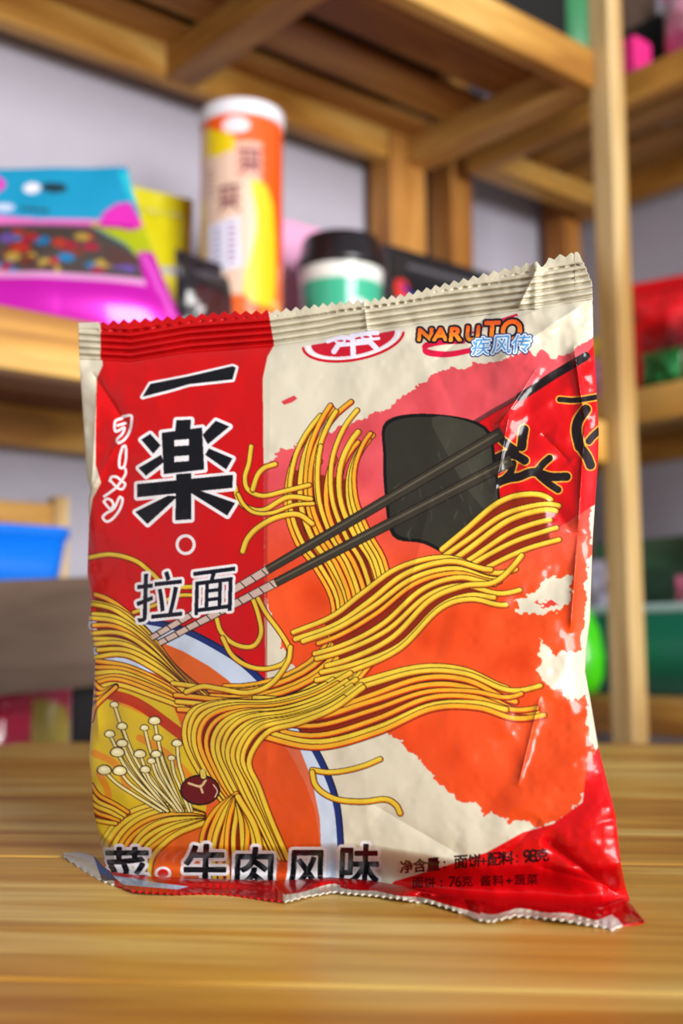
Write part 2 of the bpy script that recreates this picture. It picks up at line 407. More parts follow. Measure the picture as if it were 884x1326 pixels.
# a dark sheet of nori floating behind the noodles
NORI = (44, 42, 34)
S.poly([(500, 545), (560, 536), (628, 552), (642, 600), (648, 668), (640, 716), (590, 722), (548, 704), (508, 694), (498, 640), (496, 590)], (14, 12, 10), smooth=5)
S.poly([(503, 549), (560, 540), (625, 555), (638, 602), (644, 668), (636, 712), (590, 718), (550, 700), (512, 690), (502, 640), (500, 590)], NORI, smooth=5)
S.poly([(560, 540), (625, 555), (638, 602), (644, 668), (610, 640), (580, 590)], (58, 56, 46), smooth=5)
for k in range(26):
    x_ = rng.uniform(508, 630); y_ = rng.uniform(560, 700); S.line([(x_, y_), (x_ + rng.uniform(-8, 8), y_ + rng.uniform(6, 16))], rng.uniform(1, 3), (66, 66, 52), .6)
S.bundle([(560, 720), (600, 690), (650, 650), (700, 640), (730, 660)], [(570, 770), (620, 740), (670, 715), (710, 700), (732, 690)], 6, 6.8, free=1)
S.bundle([(380, 820), (430, 800), (470, 770), (520, 735), (580, 722), (640, 742), (690, 730)],
         [(400, 882), (460, 866), (520, 840), (570, 790), (610, 775), (650, 778), (694, 762)], 9, 6.8, free=1)
S.bundle([(330, 905), (400, 905), (470, 880), (540, 862), (600, 866), (660, 890), (716, 880)],
         [(330, 950), (410, 968), (490, 950), (560, 920), (620, 918), (668, 930), (720, 920)], 8, 7.2, red=.5, free=1)
# main fall into the bowl
S.bundle([(450, 868), (400, 894), (345, 908), (290, 908), (250, 920), (240, 955), (260, 1000), (298, 1050), (330, 1110)],
         [(470, 890), (430, 918), (385, 936), (345, 948), (322, 985), (336, 1020), (352, 1062), (374, 1112)], 13, 6.6)
# wreath at the foot
S.bundle([(120, 1120), (142, 1078), (165, 1055), (200, 1043), (236, 1046), (262, 1054)], [(190, 1150), (196, 1112), (214, 1092), (232, 1080), (250, 1072), (264, 1066)], 10, 7.2)
S.bundle([(306, 1028), (276, 1052), (262, 1090), (268, 1150)], [(308, 1032), (330, 1070), (336, 1110), (330, 1150)], 10, 7.2)
S.bundle([(118, 1015), (128, 1030), (150, 1042), (165, 1052)], [(118, 1060), (126, 1062), (140, 1064), (150, 1066)], 5, 5.5)
# enoki mushrooms
caps = [(148, 913, 5), (158, 941, 6), (142, 951, 6), (200, 934, 7), (187, 943, 5), (204, 956, 5.5), (229, 963, 6), (181, 977, 7), (202, 977, 6), (158, 963, 6.5),
        (152, 975, 8), (188, 997, 6), (155, 999, 8), (135, 998, 8), (222, 982, 4.5), (196, 986, 5)]
for x, y, r_ in caps:
    bx_ = 206 + (x - 130) * .42; mx_ = x + (bx_ - x) * .45; my_ = y + (1048 - y) * .55
    pts = [(x, y), ((x + mx_) / 2 - 2, (y + my_) / 2 + 1), (mx_, my_), (bx_, 1050)]
    S.line(pts, 5.4, (52, 32, 8), smooth=8); S.line(pts, 3.4, (238, 222, 150), smooth=8)
for x, y, r_ in caps:
    e = [(x + r_ * 1.05 * cos(t), y + r_ * .82 * sin(t) * (1 if sin(t) < 0 else .7)) for t in np.linspace(0, 2 * pi, 18, endpoint=False)]
    S.poly([((px_ - x) * 1.2 + x, (py_ - y) * 1.25 + y) for px_, py_ in e], (50, 30, 8)); S.poly(e, (240, 228, 164))
    S.poly([((px_ - x) * .5 + x - 1, (py_ - y) * .4 + y - 1.5) for px_, py_ in e], (252, 246, 214))
# mushroom with a star cut
S.poly([(259 + 26 * cos(t), 1023 + 20 * sin(t)) for t in th[::4]], (24, 6, 6)); S.poly([(259 + 24 * cos(t), 1023 + 18 * sin(t)) for t in th[::4]], (104, 16, 18))
S.line([(244, 1014), (259, 1018), (266, 1010)], 3, (220, 190, 140), smooth=4); S.line([(259, 1018), (262, 1026)], 3, (220, 190, 140)); S.line([(276, 1016), (281, 1024), (278, 1032)], 1.5, (230, 200, 180), smooth=4)
S.line([(262, 1000), (263, 1006)], 9, (40, 20, 6)); S.line([(262, 999), (263, 1005)], 7, (216, 190, 90))
# loose strands
for q, w in ([(114, 722), (144, 718), (175, 726), (196, 742), (215, 758), (246, 760), (270, 756)], 6), ([(173, 793), (205, 782), (232, 771), (270, 772)], 5), \
            ([(280, 800), (286, 818), (300, 832), (318, 838), (331, 834), (338, 818), (334, 795), (326, 772)], 6), \
            ([(288, 826), (300, 848), (320, 862), (344, 866), (368, 858), (374, 840), (362, 818), (345, 795), (334, 775)], 6), \
            ([(241, 896), (262, 889), (285, 892), (320, 897), (350, 886), (372, 858), (376, 838)], 6.5), \
            ([(325, 578), (322, 600), (317, 618), (321, 634), (340, 642), (368, 636), (400, 628)], 6), ([(356, 601), (342, 606), (333, 616), (327, 634)], 6.5), \
            ([(304, 630), (309, 648), (322, 658), (342, 660), (372, 644), (402, 646)], 6.5), ([(308, 640), (316, 654), (330, 664), (352, 664), (380, 654), (405, 652)], 5), \
            ([(314, 714), (320, 698), (334, 683), (358, 670), (385, 666), (404, 678)], 7), \
            ([(404, 997), (424, 1000), (446, 998), (470, 992), (492, 983)], 6.5), ([(404, 1000), (408, 1016), (420, 1028), (440, 1036), (470, 1038), (498, 1035), (512, 1042), (518, 1053)], 7):
    S.noodle(q, w)
# a pair of chopsticks lifting the noodles
for a, b in (((196, 826), (650, 560)), ((206, 833), (662, 596))):
    a = np.array(a, float); b = np.array(b, float); d = (b - a) / np.hypot(*(b - a)); nrm = np.array([-d[1], d[0]])
    def quad(o, w0, w1, p=0., q=1.): return [a + (b - a) * p + nrm * (o + w0), a + (b - a) * q + nrm * (o + w1), a + (b - a) * q + nrm * (o - w1), a + (b - a) * p + nrm * (o - w0)]
    S.poly(quad(0, 4.6, 8.2), (26, 14, 10)); S.poly(quad(0, 3.2, 5, 0, .33), (206, 180, 168)); S.poly(quad(0, 5, 7, .33, 1), (54, 48, 38)); S.poly(quad(-1.6, 1, 1.4, .33, .99), (92, 84, 68))
    for k in np.linspace(.02, .32, 11): c = a + (b - a) * k; S.line([c - nrm * 4 - d, c + nrm * 4 + d], 1.3, (40, 26, 22))
# deep red foot of the right side
S.poly([(778, 962), (774, 968), (760, 992), (754, 1039), (716, 1067), (677, 1078), (630, 1104), (559, 1127), (511, 1141), (500, 1152), (500, 1230), (860, 1230), (860, 962)], (212, 8, 14))
# ---- writing
W_ = (240, 236, 240); K_ = (14, 14, 20)
def big(polys, ow=4.2, ink=K_):
    for p in polys: S.line(np.vstack([p, p[:1]]), ow * 2, W_)
    for p in polys: S.poly(p, W_)
    for p in polys: S.poly(p, ink)
c1 = lambda pts: [(100 + x / 2.947, 500 + y / 2.947) for x, y in pts]
c7 = lambda pts: [(90 + x / 2.267, 310 + y / 2.267) for x, y in pts]
big([c7([(237, 424), (345, 403), (478, 372), (488, 376), (478, 411), (350, 425), (300, 440), (214, 462)])], 3.2)
big([c1(q) for q in ([(378, 130), (434, 128), (430, 180), (372, 182)], [(322, 178), (476, 158), (484, 318), (330, 336)],
     [(244, 204), (278, 182), (318, 226), (290, 258)], [(234, 312), (320, 262), (330, 290), (262, 342)],
     [(478, 186), (528, 132), (580, 154), (498, 222)], [(488, 262), (502, 238), (592, 276), (568, 318)],
     [(228, 374), (594, 338), (592, 388), (228, 424)], [(378, 336), (434, 332), (434, 508), (374, 512)],
     [(346, 418), (384, 420), (268, 526), (222, 480)], [(428, 404), (460, 396), (602, 446), (572, 494)])], 4.3)
S.poly(c1([(370, 206), (426, 202), (426, 226), (370, 230)]), W_); S.poly(c1([(370, 268), (426, 264), (426, 286), (370, 290)]), W_)
S.line([(240 + 11 * cos(t), 705 + 11.5 * sin(t)) for t in np.linspace(0, 2 * pi, 30)], 4.2, W_)
kk = lambda pts: [(120 + x / 7.8, 520 + y / 7.8) for x, y in pts]       # outline kana down the left margin
for q in ([(300, 150), (385, 140), (390, 200), (370, 300), (320, 380), (260, 415), (245, 380), (300, 320), (315, 260), (230, 300), (225, 200), (300, 165)],
          [(250, 240), (330, 215)], [(300, 455), (330, 450), (335, 560), (315, 655), (270, 660), (270, 560), (300, 455)],
          [(330, 680), (325, 740), (250, 850), (180, 910), (115, 955)], [(170, 800), (190, 760), (240, 760), (290, 800), (325, 830), (300, 880), (250, 870), (180, 800)],
          [(110, 1010), (140, 980), (190, 1000), (205, 1050), (170, 1080), (110, 1010)], [(275, 960), (300, 990), (270, 1090), (200, 1180), (140, 1210), (100, 1170), (130, 1130), (210, 1080), (260, 980), (275, 960)]):
    S.line(kk(q), 3.6, W_, smooth=5)
S.glyph('拉', (176, 806), (.96, -.1), (.03, -1), 62, NAVY, W_, 3.6, .5)
S.glyph('面', (249, 797), (.92, -.12), (.03, -1), 56, NAVY, W_, 3.6, .5)
for ch, x, y, sz in (('菜', 134, 1156, 58), ('牛', 238, 1150, 56), ('肉', 304, 1154, 56), ('风', 370, 1154, 52), ('味', 440, 1146, 52)):
    S.glyph(ch, (x, y), (.96, .0), (.04, -1), sz, K_, W_, 4.2, 1.6)
S.poly([(211 + 11 * cos(t), 1131 + 9 * sin(t)) for t in th[::5]], W_); S.poly([(211 + 7 * cos(t), 1131 + 5.5 * sin(t)) for t in th[::5]], (206, 30, 30))
DK = (40, 6, 10)
x = 518
for ch, w in (('净', 17), ('含', 17), ('量', 19), ('：', 17), ('面', 18), ('饼', 16), ('+', 9), ('配', 17), ('料', 17), ('：', 12), ('9', 8), ('8', 9), ('克', 16)):
    y = 1131 - (x - 518) * .085
    if ch == '：': S.line([(x + 4, y - 3), (x + 4, y - 3.5)], 2.6, DK); S.line([(x + 4, y - 10), (x + 4, y - 10.5)], 2.6, DK)
    elif ch == '+': S.line([(x, y - 7), (x + 7, y - 7.5)], 2.2, DK); S.line([(x + 3.5, y - 11), (x + 3.5, y - 4)], 2.2, DK)
    else: S.glyph(ch, (x, y), (1, -.085), (0, -1), 16.5, DK, None, 0, .75)
    x += w
x = 534
for ch, w in (('面', 15), ('饼', 18), ('：', 14), ('7', 8), ('6', 9), ('克', 24), ('酱', 16), ('料', 17), ('+', 11), ('蔬', 16), ('菜', 16)):
    y = 1150 - (x - 534) * .03
    if ch == '：': S.line([(x + 4, y - 2), (x + 4, y - 2.5)], 2.2, DK); S.line([(x + 4, y - 8), (x + 4, y - 8.5)], 2.2, DK)
    elif ch == '+': S.line([(x, y - 6), (x + 7, y - 6)], 2, DK); S.line([(x + 3.5, y - 9), (x + 3.5, y - 3)], 2, DK)
    else: S.glyph(ch, (x, y), (1, -.03), (0, -1), 13.5, (60, 4, 10), None, 0, .55)
    x += w
# oval maker's emblem, its upper half lost under the seal
def oval(f, w, c, a0=.02 * pi, a1=.98 * pi): S.line([(457 + 65 * f * cos(t), 439 - 10 * cos(t) * f + 27 * f * sin(t)) for t in np.linspace(a0, a1, 40)], w, c)
S.poly([(457 + 62 * cos(t), 439 - 10 * cos(t) + 25 * sin(t)) for t in np.linspace(-.1, pi + .05, 40)], (228, 220, 226))
oval(1, 3.4, (196, 12, 34)); oval(.9, 2, (240, 236, 240)); 
S.poly([(457 + 54 * cos(t), 439 - 9 * cos(t) + 21 * sin(t)) for t in np.linspace(-.1, pi + .05, 40)], (196, 16, 40))
for q, w in (([(424, 442), (440, 436), (454, 438)], 5), ([(460, 434), (474, 430), (488, 431)], 6), ([(436, 447), (480, 443)], 5), ([(456, 434), (457, 460)], 7), ([(436, 449), (432, 455)], 7), ([(480, 444), (486, 450)], 7), ([(462, 441), (490, 438)], 4)):
    S.line(q, w, (232, 226, 246))
for c in ((440, 441), (474, 436)): S.line([(c[0] + 6 * cos(t), c[1] + 3 * sin(t)) for t in np.linspace(0, 2 * pi, 16)], 3, (232, 226, 246))
# title mark beside it
for off, w in ((0, 4.5), (7, 3.6)):
    S.line([(600, 441 + off * .3), (572, 441 + off * .5), (550, 446 + off * .6), (553, 454 + off * .6), (580, 457 + off * .5), (610, 452 + off * .4)], w, (206, 16, 60), smooth=8)
S.line([(600, 437), (630, 420), (668, 408)], 4, (196, 20, 60), taper=(.5, 1)); S.line([(606, 437), (636, 425), (668, 410)], 2, (230, 200, 200))
x = 541; y0 = 441
for i, (ch, w, h_) in enumerate(zip('NARUTO', (19, 22, 21, 23, 22, 26), (15, 16, 17, 19, 25, 27))):
    S.glyph(ch, (x, y0 + i * .2), (1.06 * (18 / h_ if h_ < 20 else .86), -.04), (.08, -1), h_, (236, 70, 20), (20, 10, 24), 2.6, 1.4, None, (246, 176, 40))
    x += w
for i, ch in enumerate('疾风传'):
    S.glyph(ch, (610 + i * 26, 460 - i * 1.5), (1, -.05), (.1, -1), 23, (84, 150, 214), (236, 244, 252), 1.5, .5, (1.4, (16, 44, 110)))
# ---- seals: same film; the foot seal's torn white edge
SB = Sheet(76, 1090, 842, 1212, 2, (196, 8, 14))
SB.poly([(70, 1080), (70, 1130), (120, 1140), (150, 1150), (142, 1120), (126, 1100)], (214, 208, 190))
SB.poly([(128, 1120), (160, 1146), (230, 1152), (245, 1148), (200, 1142), (150, 1134)], (170, 196, 226))
SB.poly([(120, 1104), (135, 1112), (150, 1140), (132, 1140)], (60, 50, 40))
for x0_, x1_, h0 in ((366, 440, 7), (436, 625, 4), (622, 800, 7)):
    e0 = [(x_, ip(x_, [(82, 1108), (170, 1152), (306, 1158), (370, 1166), (397, 1159), (433, 1152), (480, 1158), (535, 1165), (582, 1175), (620, 1189), (635, 1191), (668, 1184), (725, 1189), (782, 1199), (832, 1194)])) for x_ in np.linspace(x0_, x1_, 20)]
    SB.poly([(x_, y_ - h0 + 1.5 * sin(x_ * .1)) for x_, y_ in e0] + [(x_, y_ + 14) for x_, y_ in e0[::-1]], (222, 214, 196))
SB.poly([(772, 1192), (792, 1184), (806, 1197), (792, 1212), (770, 1208)], (240, 236, 226))

# ---- outline of the packet, as functions
TOP = [(101, 418), (130, 417), (147, 414), (222, 409), (288, 402.6), (346, 401), (377, 398), (425, 391), (480, 386), (520, 380), (548, 373), (562, 369), (603, 359), (643, 349), (684, 339), (693, 337), (700, 342), (712, 332), (728, 328), (748, 326), (751, 331)]
SEAL = [(101, 464), (169, 468), (244, 455.6), (355, 447), (416, 438), (440, 433), (493, 426), (560, 416), (639, 406), (700, 398), (766, 387), (775, 385)]
FOLD = [(122, 1112), (136, 1130), (148, 1138), (200, 1142), (260, 1141), (370, 1143), (428, 1139), (480, 1143), (520, 1150), (600, 1166), (640, 1172), (700, 1175), (780, 1178), (812, 1168), (825, 1160)]
LEFT = [(418, 101), (440, 102), (470, 103), (560, 108.6), (600, 111), (622, 113), (634, 117), (650, 114), (670, 115), (742, 113), (778, 118), (810, 114), (832, 121), (880, 122), (923, 119), (980, 115), (1009, 118), (1050, 121), (1086, 129), (1109, 134), (1136, 138)]
RIGHT = [(326, 749), (334, 752), (345, 757), (367, 766), (387, 767), (440, 768), (500, 772), (560, 775), (600, 774), (640, 771), (700, 767), (802, 763.6), (842, 758.5), (870, 757.5), (903, 763.6), (965, 774), (1005, 784), (1056, 797), (1115, 803), (1149, 810), (1180, 820)]
BOT = [(82, 1108), (107, 1125), (130, 1138), (170, 1152), (216, 1156), (261, 1155), (306, 1158), (351, 1164), (370, 1166), (397, 1159), (433, 1153), (450, 1155), (487, 1158), (535, 1165), (582, 1175), (620, 1189), (635, 1191.5), (668, 1184), (725, 1189), (782, 1198.6), (790, 1202), (808, 1197), (832, 1194)]
def layout(n, m, top, bot, teeth=0, ttop=True):
    s = np.linspace(0, 1, n)[None].repeat(m, 0); t = np.linspace(0, 1, m)[:, None].repeat(n, 1)
    X = 110 + 660 * s; 
    for _ in range(6):
        yt = ip(X, top); yb = ip(X, bot)
        if teeth:
            saw = (np.abs((X / 12.6 + .9 * np.sin(X * .013)) % 1 - .5) * 2) * teeth
            if ttop: yt = yt + saw * (X > 128) * (X < 744)
        Y = yt + (yb - yt) * t
        X = ip(Y, LEFT) * (1 - s) + ip(Y, RIGHT) * s
    return s, t, X, Y
# depth: leaning plane + pillow + crumple, all measured in metres
def zt(x, y):                             # forward distance of the table point seen at (x, y)
    r = ray(x, y); return r[..., 1] * (-HC / r[..., 2])
def BASE(X, Y): return .3215 - (X - 450) * .000085 + (1150 - Y) * .000036
DH, DW = 900, 770
def at(F, X, Y):
    u = np.clip(X - 76, 0, DW - 1.01); v = np.clip(Y - 318, 0, DH - 1.01); i = u.astype(int); j = v.astype(int); fu = u - i; fv = v - j
    i2 = np.minimum(i + 1, DW - 1); j2 = np.minimum(j + 1, DH - 1)
    return (F[j, i] * (1 - fu) + F[j, i2] * fu) * (1 - fv) + (F[j2, i] * (1 - fu) + F[j2, i2] * fu) * fv
CR = fold_field(DH, DW, 110, 11, .75) + .7 * noise2(DH, DW, 70, 12) + .22 * noise2(DH, DW, 22, 13) + .05 * noise2(DH, DW, 8, 14)
CRs = fold_field(DH // 2, DW // 2, 260, 21, .7).repeat(2, 0).repeat(2, 1)
CRs = (CRs + np.roll(CRs, 1, 0) + np.roll(CRs, 1, 1) + np.roll(CRs, (1, 1), (0, 1))) / 4
gy, gx = np.mgrid[0:DH, 0:DW]; GX = gx + 76; GY = gy + 318
def crease(x0, y0, x1, y1, wd, amp):       # one deliberate crease line
    d = np.array([x1 - x0, y1 - y0], float); ln = np.hypot(*d); d /= ln
    u = (GX - x0) * d[0] + (GY - y0) * d[1]; v = -(GX - x0) * d[1] + (GY - y0) * d[0]
    e = np.clip(u / (.12 * ln), 0, 1) * np.clip((ln - u) / (.12 * ln), 0, 1)
    return amp * e * np.exp(-(np.abs(v) / wd)) 
edge = np.clip(1 - (GX - 100) / 170, 0, 1) + np.clip((GX - 560) / 190, 0, 1) + np.clip((GY - 1060) / 90, 0, 1) + np.clip(1 - (GY - 400) / 130, 0, 1)
Hmm = .0009 * CR * (.42 + .85 * np.clip(edge, 0, 1.5)) + .0002 * CRs + .0009 * CRs * np.clip(1 - (GX - 100) / 60, 0, 1) + .0013 * CRs * np.clip((GX - 560) / 120, 0, 1) * np.clip((760 - GY) / 200, .25, 1)
for c in ((118, 480, 170, 560, 7, -.0020), (126, 500, 118, 640, 8, .0016), (742, 445, 757, 545, 5, .0024), (757, 545, 748, 690, 5, .0022), (748, 690, 738, 820, 5, .0020),
          (738, 600, 700, 560, 6, -.0010), (700, 470, 640, 560, 7, .0014), (660, 530, 640, 640, 5, .0012), (630, 620, 680, 600, 6, -.0010), (700, 1085, 800, 1160, 9, -.0028),
          (690, 1120, 800, 1150, 10, -.0018), (655, 1110, 700, 1060, 8, -.0010), (700, 900, 670, 1020, 5, .0013), (560, 470, 640, 400, 9, -.0010), (600, 440, 700, 400, 10, .0012),
          (640, 470, 760, 390, 10, .0014), (115, 640, 160, 560, 9, .0012), (118, 780, 128, 960, 8, .0012), (350, 460, 345, 900, 30, .0006), (345, 760, 470, 690, 14, .0006),
          (480, 1040, 600, 1110, 14, -.0008), (560, 640, 520, 800, 14, .0006), (700, 338, 670, 400, 4, .0022), (470, 385, 476, 430, 3, .0012)):
    Hmm = Hmm + crease(*c)
def depth(X, Y, s=None, t=None, bulge=.016):
    base = BASE(X, Y)
    d = base - at(Hmm, X, Y)
    if s is not None:
        d = d - bulge * (np.clip(np.sin(pi * s), 0, 1) ** .55) * (np.clip(np.sin(pi * np.clip(t * .93 + .0, 0, 1)), 0, 1) ** .5)
    return d
def place(X, Y, D):
    r = ray(X, Y); return CAM + r * (D / r[..., 1])[..., None]
PK = thing('noodle_packet', 'crumpled red and cream instant noodle packet with large characters, standing on the table', 'noodle packet', (0.0, .33, T))
off = np.array([0.0, .33, T])
FILM = printed('printed_film', .27, .26, 0, .10, 260, .2)
NU, NV = 800, 880
s, t, X, Y = layout(NU, NV, SEAL, FOLD)
D = depth(X, Y, s, t)
# toward the foot the film turns onto the table: never below it
Dt = zt(X, np.maximum(Y, 1000)) - .0012
k = np.clip((t - .93) / .07, 0, 1) ** 2
D = np.minimum(D * (1 - k) + Dt * k, Dt)
P = place(X, Y, D) - off
# back sheet: same edges, bulging away
ii = np.unique(np.concatenate([np.arange(0, NU, 10), [NU - 1]])); jj = np.unique(np.concatenate([np.arange(0, NV, 10), [NV - 1]]))
Bk = P[jj][:, ii].copy(); sb = s[jj][:, ii]; tb = t[jj][:, ii]
Bk[..., 1] += .03 * np.sin(pi * sb) ** .6 * np.sin(pi * np.clip(tb, 0, 1)) ** .5 + 0
Bk[..., 1] += .001 * ((sb > 0) & (sb < 1) & (tb > 0) & (tb < 1))
INK = .91
grid_obj('film_body', P, S.sample(X, Y) * INK, FILM, PK, back=Bk, back_col=(188, 20, 22), flip=False)
# top seal: crimped ridges, saw-cut edge
s, t, X, Y = layout(NU, 90, TOP, SEAL, teeth=5.5)
edgeD = depth(X, np.maximum(Y, ip(X, SEAL)), s * 0, t * 0, 0)
D = BASE(X, Y) - at(Hmm, X, Y) * np.clip(t * .6 + .5, 0, 1)
rp = (Y - ip(X, SEAL)) / 8.6
rid = np.clip(1 - np.abs((rp % 1) - .5) * 3.2, 0, 1) * np.clip((t - .16) * 9, 0, 1)
D = D + .0017 * rid - .0006
D = D - .0014 * np.exp(-((X - 693) / 6) ** 2)
P = place(X, Y, D) - off
colr = S.sample(X, Y)
sl = np.array((206, 198, 174)); r_ = np.array((190, 8, 12))
bx = ip(Y, [(395, 346), (447, 355)])[..., None]; lx = 130
isred = ((X[..., None] > lx) & (X[..., None] < bx)).astype(float)
colr = isred * r_ + (1 - isred) * sl
grid_obj('top_seal', P, colr * INK, FILM, PK, solid=.0006)
# foot seal lying on the table, its torn edge towards us
nx, ny = 760, 50
X = np.linspace(82, 832, nx)[None].repeat(ny, 0); tv = np.linspace(0, 1, ny)[:, None].repeat(nx, 1)
ytop = ip(X, [(82, 1104), (105, 1103), (122, 1108), (132, 1120), (148, 1134), (200, 1139), (260, 1138), (370, 1140), (428, 1136), (480, 1140), (520, 1147), (600, 1163), (640, 1168), (700, 1171), (780, 1174), (806, 1162), (818, 1172), (832, 1190)])
ybot = ip(X, BOT) + (np.abs((X / 11) % 1 - .5) * 5 - 1) * (X > 640) * (X < 800) + (np.abs((X / 9.) % 1 - .5) * 3.) * ((X < 640) & (X > 150)) + (np.abs((X / 9.) % 1 - .5) * 4.) * (X < 150)
ybot = np.maximum(ybot, ytop + 1.5)
Y = ytop + (ybot - ytop) * tv
D = zt(X, Y) - .0016
lift = .0035 * (1 - tv) * np.clip((X - 130) / 40, 0, 1) * np.clip((830 - X) / 60, 0, 1) * np.sin(tv * pi + .6)
wav = .0014 * noise2(ny, nx, 34, 31) * 1 + .0011
D = D - np.clip(lift * 1.2 + np.abs(wav) * 2.2, 0, .012)
P = place(X, Y, D) - off
grid_obj('bottom_seal', P, SB.sample(X, Y) * INK, FILM, PK, solid=.0005)

# ================================================================== THE ROOM
def rot_loc(a, b, z): return L(a, b, z)
WALL = mat('painted_plaster', (174, 171, 184), .85, bump=.15, bscale=40, var=.04)
FLOOR = mat('grey_floor_tile', (120, 112, 104), .6, var=.2, bscale=6)
def struct(name, bm, m, loc, rz=0):
    o = obj(name, bm, m, None, loc=loc, rz=rz); o['kind'] = 'structure'; return o
struct('wall_left', box(-2.6, 1.42, 0, .1, -T, 1.75, 0), WALL, L(0, 1.112, 0), RZ)
struct('wall_back', box(0, .1, -2.8, 1.212, -T, 1.75, 0), WALL, L(1.392, 0, 0), RZ)
struct('floor', box(-3.2, 1.5, -3.2, 1.25, -.05, 0, 0), FLOOR, L(0, 0, -T), RZ)

# ------------------------------------------------------------------ shelf units
def shelf_unit(name, label, a0, a1, b0, b1, levels, posts, along, top, group=None):
    """levels: (underside z, list of slat bands across the depth); along 'a' = slats run along the left wall"""
    t = thing(name, label, 'shelf', L(a0, b0, -T), RZ)
    X = a1 - a0; Y = b1 - b0
    m1, m2, sm = (PINE, PINE_Y, SLAT) if along == 'a' else (PINE_Y, PINE, SLAT_Y)
    for (pa, pb, w, d_, mt) in posts:
        obj('post', box(pa - a0, pa - a0 + w, pb - b0, pb - b0 + d_, 0, top + T, .003), mt, t)
    for z, h, slats, joists, rails in levels:
        z = z + T
        if along == 'a':
            obj('front_rail', box(rails[0] - a0, rails[1] - a0, 0, .022, z, z + h, .003), m1, t)
            obj('back_rail', box(rails[2] - a0, rails[3] - a0, Y - .022, Y, z, z + h, .003), m1, t)
            for j in joists: obj('joist', box(j - a0, j - a0 + .038, .0225, Y - .0225, z, z + h - .0078, .002), m2, t)
            bm = bmesh.new()
            for u0, u1 in slats: add_box(bm, rails[0] - a0 + .0, rails[1] - a0 - .0, u0 - b0, u1 - b0, z + h - .0075, z + h + .003, .0015)
        else:
            obj('front_rail', box(0, .022, rails[0] - b0, rails[1] - b0, z, z + h, .003), m1, t)
            obj('back_rail', box(X - .022, X, rails[2] - b0, rails[3] - b0, z, z + h, .003), m1, t)
            for j in joists: obj('joist', box(.0225, X - .0225, j - b0, j - b0 + .038, z, z + h - .0078, .002), m2, t)
            bm = bmesh.new()
            for u0, u1 in slats: add_box(bm, u0 - a0, u1 - a0, rails[0] - b0, rails[1] - b0, z + h - .0075, z + h + .003, .0015)
        obj('slatted_deck', bm, sm, t)
    return t
SL = [(.7885, .812), (.836, .903), (.927, .990), (1.012, 1.052)]
SR = [(1.1125, 1.160), (1.180, 1.230), (1.250, 1.298), (1.316, 1.336)]
shelf_unit('wooden_shelf', 'long slatted pine shelf along the left wall, holding the chips can and the candy pouch', -.62, 1.07, .765, 1.075,
           [(.691, .046, SL, (-.1, .64, 1.0065), (-.6, 1.0275, -.6, .975)), (.262, .046, SL, (-.1, .64, 1.0065), (-.6, 1.0275, -.6, .975)),
            (-.36, .046, SL, (-.1, .64, 1.0065), (-.6, 1.0275, -.6, .975))],
           [(1.030, .746, .027, .030, PINE_Z), (.978, 1.0525, .062, .045, PINE_R), (-.64, .738, .038, .04, PINE_Z), (-.64, 1.045, .038, .045, PINE_R)], 'a', 1.3)
shelf_unit('wooden_shelf', 'slatted pine shelf on the right-hand wall, holding red pouches and a green tub', 1.09, 1.36, -.3, 1.1,
           [(.693, .038, SR, (.1, .6, .99), (-.3, 1.028, -.3, 1.05)), (.314, .040, SR, (.1, .6, .99), (-.3, 1.028, -.3, 1.05)), (-.035, .038, SR, (.1, .6, .99), (-.3, 1.028, -.3, 1.05))],
           [(1.0905, 1.0535, .04, .045, PINE_R), (1.33, 1.0515, .035, .045, PINE_R), (1.0905, -.34, .04, .04, PINE_Z), (1.33, -.34, .035, .04, PINE_R)], 'b', 1.3)

# ------------------------------------------------------------------ table
TW = wood('table_pine', (190, 130, 34), (218, 168, 66), (236, 204, 118), 0, 1.5, .42, coat=.2)
TR = radians(-6)
tb = thing('wooden_table', 'glossy yellow pine plank table under the noodle packet', 'table', (0, .80, 0), TR)
bm = bmesh.new(); y = 0
for k in range(8):
    w = (.145, .138, .15, .132, .146, .14, .15, .14)[k]
    add_box(bm, -.228, .75, y - w + .0007, y - .0007, T - .028, T, .0011); y -= w
top = obj('tabletop', bm, TW, tb)
obj('apron', box(-.19, .71, -.06, -.04, T - .11, T - .0285, .002), TW, tb)
obj('apron', box(-.19, .71, y + .04, y + .06, T - .11, T - .0285, .002), TW, tb)
for lx in (-.20, .68):
    for ly in (-.46, y + .0605): obj('leg', box(lx, lx + .045, ly, ly + .0385, 0, T - .0285, .003), PINE_Z, tb)

# ------------------------------------------------------------------ things on the left mid shelf
ZM = .3115
def lab_sheet(w, h, base, k=1000): return Sheet(0, 0, w, h, k, base)      # sheet measured in metres
def wrap(name, sh, r, h, z0, span, m, parent, n=160, mrows=200, rot=0.):
    th = np.linspace(-span / 2, span / 2, n)[None].repeat(mrows, 0); v = np.linspace(0, 1, mrows)[:, None].repeat(n, 1)
    P = np.stack([r * np.sin(th + rot), -r * np.cos(th + rot), z0 + h * (1 - v)], -1)
    col = sh.sample((th / span + .5) * sh.W / sh.k, v * sh.H / sh.k)
    return grid_obj(name, P, col, m, parent, flip=True)
